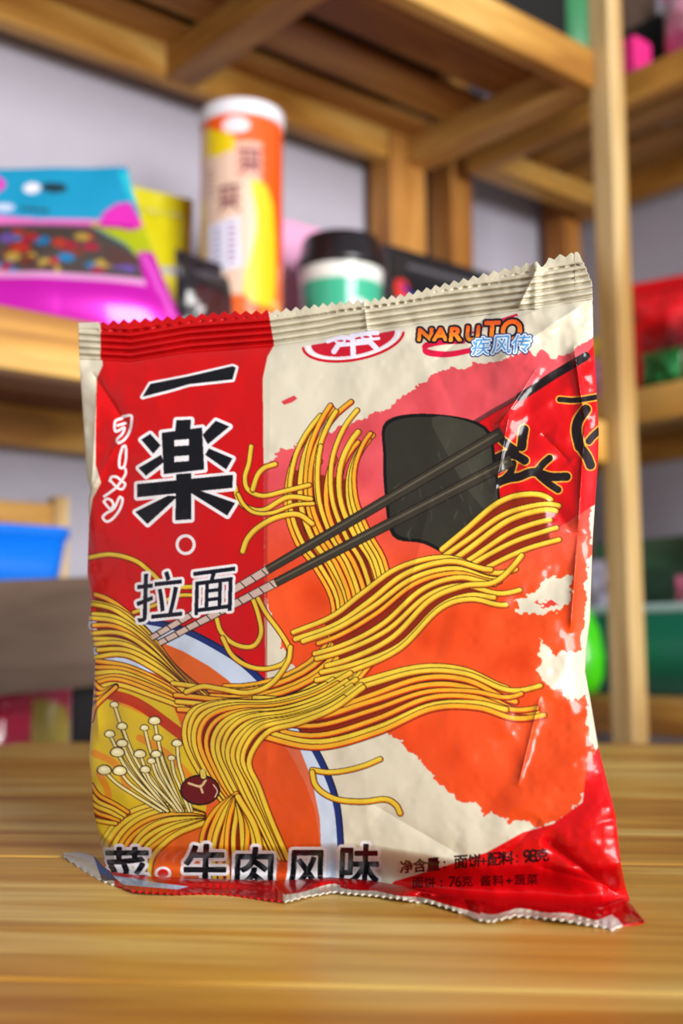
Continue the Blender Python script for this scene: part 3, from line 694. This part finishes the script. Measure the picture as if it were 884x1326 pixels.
# chips can
CANR = .0395; CANH = .249
can = thing('chips_can', 'tall orange and yellow cardboard chips can with a white lid on the left shelf', 'can', L(.622, .882, ZM), 0)
sh = Sheet(0, 0, 267, 262, 2, (236, 88, 20))          # millimetres round the can; the middle faces the room
cx = 133
sh.poly([(cx - 44, 14), (cx - 26, 18), (cx - 2, 30), (cx - 8, 50), (cx - 44, 56)], (226, 196, 20), smooth=3)
sh.poly([(cx - 46, 54), (cx - 20, 46), (cx + 2, 42), (cx + 16, 60), (cx + 20, 100), (cx + 14, 180), (cx - 20, 190), (cx - 46, 184)], (222, 190, 168), smooth=3)
sh.poly([(cx + 14, 70), (cx + 40, 92), (cx + 42, 190), (cx + 6, 186), (cx + 20, 120)], (236, 196, 30), smooth=3)
sh.poly([(cx - 3, 32), (cx + 26, 32), (cx + 26, 72), (cx - 3, 72)], (224, 170, 150))
sh.poly([(cx + 15 * cos(t) - 2, 16 + 9 * sin(t)) for t in np.linspace(0, 6.28, 24)], (246, 214, 220))
sh.poly([(cx - 34, 116), (cx + 2, 110), (cx + 4, 160), (cx - 32, 168)], (216, 214, 232))
MR = (104, 36, 50)
for ox, oy in ((2, 38), (-20, 76)):                   # two big dark characters
    for q in ([(0, 4), (22, 2)], [(2, 10), (20, 9)], [(4, 2), (4, 20)], [(18, 2), (18, 20)], [(0, 17), (22, 16)], [(11, 0), (11, 26)], [(10, 18), (1, 27)], [(12, 18), (22, 27)]):
        sh.line([(cx + ox + a, oy + b) for a, b in q], 2.6, MR)
for k in range(5): sh.line([(cx - 36 + 1 * k, 60 + 6 * k), (cx - 28, 60 + 6 * k)], 2.2, (150, 90, 80))
for k in range(7): sh.line([(cx - 24, 122 + 6 * k), (cx - 19, 121 + 6 * k)], 1.8, (90, 80, 120)); sh.line([(cx - 9, 118 + 6 * k), (cx - 3, 118 + 6 * k)], 2.2, (130, 60, 90))
for k in range(60):
    x_, y_ = cx + rng.uniform(-60, 60), rng.uniform(190, 258); r_ = rng.uniform(5, 10)
    sh.poly([(x_ + r_ * cos(t), y_ + r_ * .7 * sin(t)) for t in np.linspace(0, 6.28, 14)], [(236, 150, 40), (226, 96, 30), (216, 60, 40), (230, 180, 90)][k % 4])
sh.poly([(cx - 18 + 9 * cos(t), 244 + 8 * sin(t)) for t in np.linspace(0, 6.28, 14)], (110, 160, 40))
PAPER = printed('printed_card', .28, .5)
wrap('printed_sleeve', sh, CANR, CANH, .006, 2 * pi, PAPER, can, rot=.0)
METAL = mat('tin', (196, 196, 204), .3, metal=1); WHITE_P = mat('white_plastic', (226, 224, 232), .35, coat=.3)
obj('base_rim', lathe([(0, 0.001), (CANR - .002, .001), (CANR + .0008, .002), (CANR + .0008, .006), (CANR - .0004, .0062)]), METAL, can, True)
obj('lid', lathe([(CANR - .0005, CANH + .002), (CANR + .0016, CANH + .002), (CANR + .002, CANH + .004), (CANR + .002, CANH + .016), (CANR + .0008, CANH + .0175), (CANR - .003, CANH + .0165), (CANR - .005, CANH + .0135), (0, CANH + .0135)]), WHITE_P, can, True)

# instant cup with a black lid
cup = thing('noodle_cup', 'green and white instant cup with a black domed lid, right of the chips can', 'cup', L(.762, .90, ZM), 0)
cs = Sheet(0, 0, 280, 120, 2, (232, 236, 230))
cs.poly([(0, 14), (280, 14), (280, 120), (0, 120)], (60, 176, 140)); 
cs.poly([(150, 40), (166, 34), (180, 46), (180, 90), (160, 100), (146, 90)], (226, 232, 226), smooth=4)  # white patch right of centre paints in the cup's highlight
cs.poly([(80, 40), (100, 30), (112, 60), (96, 90), (78, 80)], (30, 150, 104), smooth=4)
for k in range(4): cs.line([(136 + 8 * k, 50), (140 + 8 * k, 74)], 3, (60, 90, 80))
def cone(name, sh, r0, r1, z0, z1, m, parent, n=160, mr=90):
    th = np.linspace(-pi, pi, n)[None].repeat(mr, 0); v = np.linspace(0, 1, mr)[:, None].repeat(n, 1); r = r1 + (r0 - r1) * v
    P = np.stack([r * np.sin(th), -r * np.cos(th), z1 + (z0 - z1) * v], -1)
    return grid_obj(name, P, sh.sample((th / 2 / pi + .5) * sh.W / sh.k, v * sh.H / sh.k), m, parent, flip=True)
cone('printed_wall', cs, .036, .0445, .003, .142, PAPER, cup)
obj('base', lathe([(0, .001), (.034, .0), (.036, .003)]), WHITE_P, cup, True)
BLK = mat('black_plastic', (26, 22, 26), .3, coat=.4)
obj('lid', lathe([(.0446, .1415), (.0475, .143), (.048, .147), (.047, .152), (.043, .161), (.0415, .173), (.039, .177), (.035, .178), (.033, .1745), (0, .1745)]), BLK, cup, True)

# generic crimped pouch in local coordinates: width along x, thickness along y, height along z; front is -y
def pouch(name, label, cat, loc, rz, w, h, d, paint, base, m, tilt=0., group=None, seal=.10, k=1.5, bottom=True, backc=None, wr=.0015, teeth=.0012, n=90):
    t = thing(name, label, cat, loc, rz, group)
    if tilt: t.rotation_euler = (-tilt, 0, rz)
    sh = Sheet(0, 0, w * 1000, h * 1000, k, base); paint(sh, w * 1000, h * 1000)
    u = np.linspace(-1, 1, n)[None]; mrow = n
    def surf(v0, v1, mm, sgn, flat, tooth=False):
        v = np.linspace(v0, v1, mm)[:, None].repeat(n, 1); U = u.repeat(mm, 0)
        vb = np.clip((v - seal) / (1 - (2 if bottom else 1) * seal), 0, 1)
        th_ = 0 if flat else (d / 2) * np.clip(1 - np.abs(U) ** 2.6, 0, 1) ** .7 * (np.sin(pi * vb) ** .5 if bottom else np.minimum(1, (vb * 2.2)) ** .6)
        pin = 1 - .06 * np.sin(pi * vb) if not flat else 1
        x = U * w / 2 * pin; z = (1 - v) * h
        if tooth: z = z + (np.abs((U * n / 5) % 1 - .5) * 4 - 1) * teeth * ((v == v0) if v0 == 0 else (v == v1))
        nz = noise2(mm, n, 14, abs(hash(name + str(sgn))) % 9999 if False else len(label) + int(w * 5000) + sgn) * wr
        y = sgn * th_ + (nz * (1 if not flat else .3)) * np.clip(1 - np.abs(U) ** 8, 0, 1)
        if flat: y = y + .0005 * np.sin(v * h * 1000 * 1.6)
        return np.stack([x, y + 0 * x, z + 0 * x], -1), sh.sample((U * .5 + .5) * w * 1000, v * h * 1000)
    P, c = surf(seal, 1 - (seal if bottom else 0), mrow, -1, False); B, _ = surf(seal, 1 - (seal if bottom else 0), 24, 1, False)
    grid_obj('pouch_body', P, c, m, t, back=B[:, ::5] if (n - 1) % 5 == 0 else B, back_col=backc or base)
    P, c = surf(0, seal, 16, -1, True, True); grid_obj('top_seal', P, c, m, t, solid=.0006)
    if bottom: P, c = surf(1 - seal, 1, 16, -1, True, True); grid_obj('bottom_seal', P, c, m, t, solid=.0006)
    return t
FOIL = printed('printed_foil', .3, .5, 0, .1, 90); FOILM = printed('metallic_foil', .28, .3, .35, .1, 90)

# big candy pouch: header, printed window, gusseted magenta foot
cp = thing('candy_pouch', 'large teal and magenta zip candy pouch with hang hole, left end of the shelf', 'candy pouch', (-.292, .888, ZM + T), radians(7))
PW, PH = .240, .146
sh = Sheet(0, 0, 240, 146, 3, (4, 134, 174))
sh.poly([(0, 38), (100, 38), (170, 46), (226, 46), (226, 56), (0, 54)], (206, 100, 170))
sh.poly([(0, 53), (206, 54), (226, 72), (236, 96), (240, 146), (0, 146)], (80, 70, 66))
for k in range(120):
    x_, y_ = rng.uniform(4, 226), rng.uniform(60, 101); r_ = rng.uniform(3.5, 7)
    if x_ > 208 and y_ < 76: continue
    sh.poly([(x_ + r_ * cos(t), y_ + r_ * .8 * sin(t)) for t in np.linspace(0, 6.28, 12)],
            [(190, 40, 50), (176, 30, 60), (20, 130, 190), (190, 160, 70), (110, 84, 170), (130, 56, 40), (190, 60, 44), (90, 60, 56)][k % 8])
sh.poly([(0, 102), (238, 104), (240, 146), (0, 146)], (196, 18, 170)); sh.line([(0, 102), (232, 104)], 6, (232, 160, 214))  # pale pink line paints in the glare along the window's lower edge
sh.poly([(206, 52), (226, 70), (236, 96), (240, 110), (240, 44), (214, 46)], (180, 190, 10))
sh.poly([(216, 40), (226, 32), (236, 30), (240, 50), (232, 56), (222, 54), (210, 54)], (196, 30, 160)); sh.poly([(232, 4), (240, 4), (240, 30), (236, 30)], (10, 170, 190))
sh.poly([(231, 76), (240, 74), (240, 146), (228, 146)], (200, 20, 170)); sh.line([(234, 80), (237, 130)], 3, (226, 90, 206))
sh.poly([(118, 2), (134, 6), (142, 14), (134, 22), (118, 24)], (206, 40, 170), smooth=3); sh.poly([(118, 14), (134, 16), (124, 24)], (226, 190, 60))
sh.poly([(163 + 7 * cos(t), 18 + 5 * sin(t)) for t in np.linspace(0, 6.28, 20)], (216, 214, 226)); sh.poly([(172, 14), (188, 15), (190, 22), (174, 22)], (16, 40, 50), smooth=3)
sh.poly([(142 + 8 * cos(t), 35 + 4 * sin(t)) for t in np.linspace(0, 6.28, 20)], (180, 190, 220)); sh.line([(156, 36), (176, 39)], 3, (30, 70, 90))
n_, m_ = 180, 110
U = np.linspace(0, 1, n_)[None].repeat(m_, 0); V = np.linspace(0, 1, m_)[:, None].repeat(n_, 1)
xx = U * PW + .052 * V ** 1.25 * np.clip((U - .8) / .2, 0, 1)
prof_u = np.clip(1 - np.abs(2 * U - 1) ** 5, 0, 1)
bul = .028 * np.clip((V - .34) / .45, 0, 1) ** .6 * prof_u ** .7 * (1 - .35 * np.clip((V - .8) / .2, 0, 1) ** 2)
yy_ = .022 * (1 - V) - bul + noise2(m_, n_, 22, 77) * .0012
P = np.stack([xx - PW / 2, yy_, PH * (1 - V) + .001 + .003 * np.sin(U * 6 + 2) * (1 - V)], -1)
cut = 38
Bk = P[cut::8, ::9].copy(); vb_ = V[cut::8, ::9]; Bk[..., 1] += .045 * np.clip((vb_ - .34) / .66, 0, 1) ** .7 * prof_u[cut::8, ::9] ** .7 + .0008
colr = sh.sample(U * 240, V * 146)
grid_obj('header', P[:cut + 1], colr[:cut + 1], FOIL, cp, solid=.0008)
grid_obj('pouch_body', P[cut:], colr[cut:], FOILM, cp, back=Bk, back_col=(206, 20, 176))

def p_yellow(s, w, h):
    s.poly([(0, 0), (w, 0), (w, h * .35), (0, h * .45)], (196, 190, 20)); s.poly([(w * .2, h * .5), (w * .8, h * .45), (w * .7, h * .8), (w * .3, h * .85)], (222, 214, 60), smooth=4)
pouch('snack_pouch', 'small yellow-green snack pouch standing behind the teal candy pouch', 'snack pouch', L(.575, .965, ZM), RZ - .1, .085, .205, .03, p_yellow, (170, 172, 178), FOIL, .0)
def p_dark(s, w, h): s.poly([(w * .2, h * .3), (w * .8, h * .35), (w * .7, h * .6), (w * .25, h * .55)], (60, 26, 30), smooth=4)
pouch('snack_pouch', 'small black snack pouch squeezed between candy pouch and chips can', 'snack pouch', L(.567, .86, ZM), RZ + .2, .075, .105, .03, p_dark, (24, 16, 22), FOIL, 0)
PINKC = mat('pink_card', (232, 168, 206), .6, var=.08, bscale=20)
pb = thing('carton', 'pale pink carton standing behind the green cup', 'carton', L(.70, 1.0, ZM), RZ)
obj('carton_body', box(0, .19, -.02, .018, 0, .222, .0015), PINKC, pb); obj('lid_flap', box(0.002, .188, -.019, .017, .2221, .2235, .0005), PINKC, pb)
bb = thing('snack_box', 'flat black snack box with a bright round picture, right of the green cup', 'box', L(.955, .95, ZM), RZ)
obj('box_body', box(-.10, .075, -.02, .02, 0, .205, .002), mat('black_card', (22, 22, 26), .4, coat=.2, var=.2), bb)
bs = Sheet(0, 0, 165, 195, 1.5, (24, 26, 32))
bs.poly([(8, 60), (50, 50), (80, 80), (60, 150), (10, 150)], (120, 160, 210), smooth=3); bs.poly([(10, 36), (26, 34), (30, 52), (12, 56)], (220, 50, 30), smooth=3)
bs.poly([(70 + 45 * cos(t) + 10, 90 + 42 * sin(t)) for t in np.linspace(0, 6.28, 30)], (236, 120, 50)); bs.poly([(80 + 26 * cos(t), 96 + 20 * sin(t)) for t in np.linspace(0, 6.28, 24)], (240, 170, 90))
bs.line([(20, 40), (48, 60)], 6, (30, 40, 140)); bs.poly([(6, 2), (159, 2), (159, 26), (6, 26)], (34, 34, 38)); bs.line([(30, 14), (130, 14)], 5, (90, 90, 96))
U = np.linspace(0, 1, 100)[None].repeat(120, 0); V = np.linspace(0, 1, 120)[:, None].repeat(100, 1)
P = np.stack([-.0975 + U * .170, -.0204 + 0 * U, .2 - V * .195], -1)
grid_obj('front_print', P, bs.sample(U * 165, V * 195), PAPER, bb)

# ------------------------------------------------------------------ things on top of the upper shelves
ZU = .7405
def blank(s, w, h): s.poly([(w * .2, h * .3), (w * .8, h * .25), (w * .75, h * .7), (w * .25, h * .75)], s.a[2, 2] * .8, smooth=4)
def carton(label, loc, rz, w, d, h, m, cat='carton'):
    t = thing('carton', label, cat, loc, rz)
    obj('carton_body', box(-w / 2, w / 2, -d / 2, d / 2, 0, h, .002), m, t)
    obj('lid_flap', box(-w / 2 + .001, w / 2 - .001, -d / 2 + .001, -.001, h + .0002, h + .002, .0005), m, t); obj('lid_flap', box(-w / 2 + .001, w / 2 - .001, .001, d / 2 - .001, h + .0002, h + .002, .0005), m, t)
    return t
DKC = mat('dark_card', (14, 12, 14), .8, var=.3)
carton('long dark carton added on the upper left shelf to blacken the gaps between its slats', L(.52, .93, ZU), RZ, .84, .27, .16, DKC)  # added carton: makes the gaps between the slats read black from below
carton('dark carton at the end of the upper shelf, left of the green bottle', L(.985, .86, ZU), RZ, .08, .12, .2, DKC)
GRN = mat('green_soft', (60, 140, 90), .4, coat=.2, var=.2, bscale=30)
def bottle(label, loc, r, h, m, capm, squash=1.):
    t = thing('bottle', label, 'bottle', loc, RZ)
    b = lathe([(0, 0), (r * .85, 0), (r, .008), (r, h * .62), (r * .9, h * .72), (r * .45, h * .82), (r * .38, h * .84), (r * .38, h * .9), (0, h * .9)], 40)
    bmesh.ops.scale(b, vec=(1, squash, 1), verts=b.verts); obj('bottle_body', b, m, t, True)
    obj('cap', lathe([(0, h * .9 + .001), (r * .42, h * .9 + .001), (r * .42, h - .002), (r * .36, h), (0, h)], 32), capm, t, True)
    return t
bottle('green bottle on the upper shelf, left of the front post', L(1.145, .895, ZU - .0065), .048, .25, GRN, GRN)
carton('small hot-pink carton on the upper right shelf, beside the front post', L(1.13, .79, ZU - .0065), RZ, .035, .04, .052, mat('hot_pink_card', (226, 44, 130), .45))
carton('black carton on the upper right shelf, behind the hot-pink one', L(1.20, .81, ZU - .0065), RZ, .06, .09, .10, DKC)
carton('brown carton on the upper right shelf, above the hot-pink one', L(1.29, .93, ZU - .0065), RZ, .08, .1, .24, mat('brown_card', (74, 54, 40), .8, var=.2))
def p_pink(s, w, h): s.poly([(w * .2, h * .2), (w * .7, h * .15), (w * .8, h * .5), (w * .4, h * .6)], (226, 150, 180), smooth=4)
pouch('snack_pouch', 'dusty pink snack pouch on the upper right shelf', 'snack pouch', L(1.165, .715, ZU - .0065), RZ - pi / 2, .10, .125, .05, p_pink, (196, 96, 136), FOIL, 0)
pouch('snack_pouch', 'grey snack pouch behind the dusty pink one on the upper right shelf', 'snack pouch', L(1.28, .74, ZU - .0065), RZ - pi / 2, .18, .2, .05, blank, (128, 128, 132), FOIL, 0)

# ------------------------------------------------------------------ things on the right mid shelf
ZR = .3575
def p_red(s, w, h):
    s.poly([(w * .15, h * .15), (w * .85, h * .2), (w * .8, h * .4), (w * .2, h * .36)], (226, 30, 40), smooth=4); s.poly([(w * .3, h * .5), (w * .7, h * .5), (w * .6, h * .8), (w * .36, h * .8)], (150, 6, 14), smooth=4)
pouch('snack_pouch', 'bright red snack pouch slumped on the right shelf against the post', 'snack pouch', L(1.185, .80, ZR + .005), RZ - pi / 2 + .25, .105, .16, .05, p_red, (200, 12, 22), FOIL, .2)
pouch('snack_pouch', 'dark red snack pouch leaning right, at the edge of the right shelf', 'snack pouch', L(1.135, .705, ZR + .006), RZ - pi / 2 - .2, .10, .10, .04, p_red, (176, 10, 20), FOIL, .35)
pouch('snack_pouch', 'green snack pouch lying low below the red pouches', 'snack pouch', L(1.118, .755, ZR + .001), RZ - pi / 2, .055, .042, .02, blank, (24, 110, 50), FOIL, .1)
pouch('snack_pouch', 'blue snack pouch behind the red ones on the right shelf', 'snack pouch', L(1.27, .775, ZR), RZ - pi / 2, .10, .155, .04, blank, (20, 70, 190), FOIL, 0)
pouch('snack_pouch', 'yellow snack pouch showing left of the front post', 'snack pouch', L(1.19, .895, ZR), RZ - pi / 2, .085, .10, .03, blank, (226, 190, 30), FOIL, 0)
pouch('snack_pouch', 'small lilac pink snack pouch in front of the yellow one', 'snack pouch', L(1.135, .85, ZR + .001), RZ - pi / 2, .07, .055, .02, blank, (206, 130, 190), FOIL, .1)

# ------------------------------------------------------------------ lower right shelf: green tub and what is in it
ZL = .0065
tub = thing('plastic_tub', 'green plastic tub with a pale rim on the low right shelf', 'tub', L(1.245, .83, ZL), RZ)
bm = bmesh.new()
def frus(bm, x0, y0, x1, y1, z0, z1, th_, n=6):
    def ring(hx, hy, z, r=.02):
        pts = []
        for cx_, cy_, a0 in ((hx - r, hy - r, 0), (-hx + r, hy - r, pi / 2), (-hx + r, -hy + r, pi), (hx - r, -hy + r, 1.5 * pi)):
            for k in range(n + 1): a = a0 + k * pi / 2 / n; pts.append(bm.verts.new((cx_ + r * cos(a), cy_ + r * sin(a), z)))
        return pts
    R = [ring(x0, y0, z0), ring(x1, y1, z1), ring(x1 - th_, y1 - th_, z1), ring(x0 - th_, y0 - th_, z0 + th_)]
    for a, b in zip(R, R[1:]):
        for i in range(len(a)): bm.faces.new((a[i], a[(i + 1) % len(a)], b[(i + 1) % len(a)], b[i]))
    bm.faces.new(R[0][::-1]); bm.faces.new(R[-1])
frus(bm, .070, .150, .085, .175, .001, .098, .003)
GT = mat('green_tub', (24, 116, 92), .35, coat=.2, var=.12, bscale=12)
obj('tub_body', bm, GT, tub, True)
bm = bmesh.new(); frus(bm, .0875, .1775, .089, .179, .096, .106, .0035); obj('rim', bm, mat('pale_rim', (168, 196, 196), .35), tub, True)
def clearpouch(label, loc, rz, w, h, d, c, tilt=0): return pouch('snack_pouch', label, 'snack pouch', loc, rz, w, h, d, blank, c, FOIL, tilt)
clearpouch('pink packet sticking up out of the green tub', L(1.205, .775, ZL + .015), RZ - pi / 2, .06, .125, .03, (206, 110, 140))
clearpouch('pale lilac packet in the green tub, left of the post', L(1.20, .91, ZL + .015), RZ - pi / 2, .06, .15, .03, (190, 190, 214))
clearpouch('dark maroon packet at the left side of the green tub', L(1.225, .965, ZL + .015), RZ - pi / 2, .055, .155, .03, (84, 40, 52))
clearpouch('dull green packet at the back of the green tub', L(1.275, .90, ZL + .015), RZ - pi / 2, .16, .18, .03, (70, 110, 84))
clearpouch('large grey-green packet rising from the right of the tub', L(1.26, .735, ZL + .015), RZ - pi / 2 - .1, .12, .27, .04, (104, 112, 108))
clearpouch('tall dark grey packet at the far right of the tub', L(1.21, .695, ZL + .015), RZ - pi / 2 - .2, .06, .245, .03, (64, 64, 72))
gb = thing('squeeze_bottle', 'bright lime green rounded squeeze bottle low behind the noodle packet', 'bottle', L(1.112, .885, ZL + .0005), RZ)
# leans left
pb_ = lathe([(0, 0), (.024, .002), (.032, .02), (.034, .045), (.029, .075), (.020, .098), (.010, .108), (0, .109)], 40)
obj('bottle_body', pb_, mat('lime_plastic', (70, 205, 20), .3, coat=.4), gb, True); obj('cap', lathe([(0, .1095), (.009, .1095), (.009, .122), (0, .124)], 24), mat('lime_cap', (60, 170, 30), .4), gb, True)

# ------------------------------------------------------------------ left side: rack, blue box, chair, cartons
rk = thing('wooden_rack', 'small pine rack standing under the left shelf, behind the blue box', 'rack', L(.30, 1.0, -.3135), RZ)
for px_ in (-.16, .212): obj('upright', box(px_, px_ + .016, .04, .058, 0, .527, .002), PINE_Z, rk); obj('upright', box(px_, px_ + .016, -.05, -.035, 0, .40, .002), PINE_Z, rk)
obj('top_rail', box(-.144, .212, .042, .056, .49, .519, .002), PINE, rk)
obj('rack_shelf', box(-.144, .212, -.05, .0415, .405, .418, .002), SLAT, rk); 
BLUE = mat('blue_plastic', (10, 118, 232), .35, coat=.2)
bx = thing('storage_box', 'bright blue plastic box on the rack above the grey wooden chair back', 'storage box', L(.36, .985, -.3135 + .4185), RZ)
bm = bmesh.new(); frus(bm, .12, .028, .128, .034, 0, .058, .003); obj('box_body', bm, BLUE, bx, True)
bm = bmesh.new(); frus(bm, .130, .036, .130, .036, .0585, .068, .003); obj('lid', bm, BLUE, bx, True)
# chair tucked under the far left corner of the table
GW = wood('weathered_wood', (84, 66, 54), (104, 84, 70), (120, 98, 82), 0, .8, .7)
DM = mat('dark_metal', (34, 32, 34), .45, metal=.4)
ch = thing('chair', 'wooden chair with a weathered grey-brown back board and dark uprights, behind the table', 'chair', (-.11, .868, 0), 0)
bm = bmesh.new(); N = 24; prof = []
for i in range(N + 1):
    u = i / N; x_ = -.20 + .40 * u; cv = .018 * (1 - (2 * u - 1) ** 2)
    zt_ = T + .114 + .016 * u; zb_ = T + .026 + .034 * u
    prof.append([bm.verts.new((x_, y_ + cv, z_)) for y_, z_ in ((-.009, zb_), (.009, zb_), (.009, zt_), (-.009, zt_))])
for a, b in zip(prof, prof[1:]):
    for k in range(4): bm.faces.new((a[k], b[k], b[(k + 1) % 4], a[(k + 1) % 4]))
bm.faces.new(prof[0]); bm.faces.new(prof[-1][::-1]); bmesh.ops.recalc_face_normals(bm, faces=bm.faces)
bmesh.ops.bevel(bm, geom=[e for e in bm.edges if len(e.link_faces) == 2 and e.calc_face_angle() > .7], offset=.003, segments=2, affect='EDGES')
obj('backrest', bm, GW, ch)
for x_ in (-.098, .070): obj('back_upright', box(x_, x_ + .028, .0275, .042, .44, T + .098, .004), DM, ch)
obj('seat', box(-.17, .17, -.30, .05, .42, .439, .006), GW, ch)
for x_ in (-.16, .135):
    for y_ in (-.29, .0275): obj('leg', box(x_, x_ + .025, y_, y_ + .02, 0, .4195, .003), DM, ch)
def carton2(label, loc, w, d, h, c): return carton(label, loc, RZ, w, d, h, mat(c[0], c[1], .5, var=.35, bscale=30))
def p_lo(s, w, h):
    s.poly([(w * .1, h * .12), (w * .9, h * .12), (w * .9, h * .3), (w * .1, h * .3)], (170, 150, 60), smooth=3); s.poly([(w * .2, h * .35), (w * .8, h * .4), (w * .7, h * .8), (w * .3, h * .8)], (220, 120, 140), smooth=3)
pouch('snack_pouch', 'tall pink and olive snack pouch on the low shelf behind the chair', 'snack pouch', L(.44, .93, -.3115), RZ, .075, .37, .04, p_lo, (176, 40, 80), FOIL, 0, seal=.05)
pouch('snack_pouch', 'tall dark green and maroon snack pouch low at the left edge', 'snack pouch', L(.355, .93, -.3115), RZ, .085, .365, .04, p_dark, (52, 58, 34), FOIL, 0, seal=.05)
pouch('snack_pouch', 'tall crimson snack pouch low behind the chair back', 'snack pouch', L(.395, .885, -.3115), RZ, .05, .345, .03, blank, (130, 20, 46), FOIL, 0, seal=.05)

# ------------------------------------------------------------------ light: a big window behind the camera, a weak unseen fill light added at the left, daylight all round
def area(name, loc, tgt, sx, sy, e, c):
    l = bpy.data.lights.new(name, 'AREA'); l.shape = 'RECTANGLE'; l.size = sx; l.size_y = sy; l.energy = e; l.color = c
    o = bpy.data.objects.new(name, l); link(o); o.location = loc
    d = Vector(tgt) - Vector(loc); o.rotation_euler = d.to_track_quat('-Z', 'Y').to_euler(); return o
area('window_daylight', (2.0, -2.5, 1.3), (0, 1.0, .95), 1.7, 1.9, 262, (1, .98, .96))
area('side_fill', (-2.9, .0, 2.3), (0, .9, .95), 1.0, 1.0, 34, (1, .98, .96))
w = bpy.data.worlds.new('World'); SC.world = w; w.use_nodes = True
bg = w.node_tree.nodes['Background']; bg.inputs['Color'].default_value = (.86, .88, .95, 1); bg.inputs['Strength'].default_value = .38

# ------------------------------------------------------------------ camera
cd = bpy.data.cameras.new('Camera'); co = bpy.data.objects.new('Camera', cd); link(co)
cd.sensor_fit = 'HORIZONTAL'; cd.sensor_width = 24; cd.lens = 24 * FPX / 884; cd.clip_start = .02
M3 = Matrix((Rv.tolist(), Uv.tolist(), (-Fv).tolist())).transposed()
co.matrix_world = Matrix.Translation(Vector(CAM)) @ M3.to_4x4()
cd.dof.use_dof = True; cd.dof.focus_distance = .325; cd.dof.aperture_fstop = 10.0; cd.dof.aperture_blades = 0
SC.camera = co
vs = SC.view_settings; vs.view_transform = 'Standard'; vs.look = 'None'; vs.exposure = 0; vs.gamma = 1; vs.use_curve_mapping = False
SC.cycles.use_denoising = True
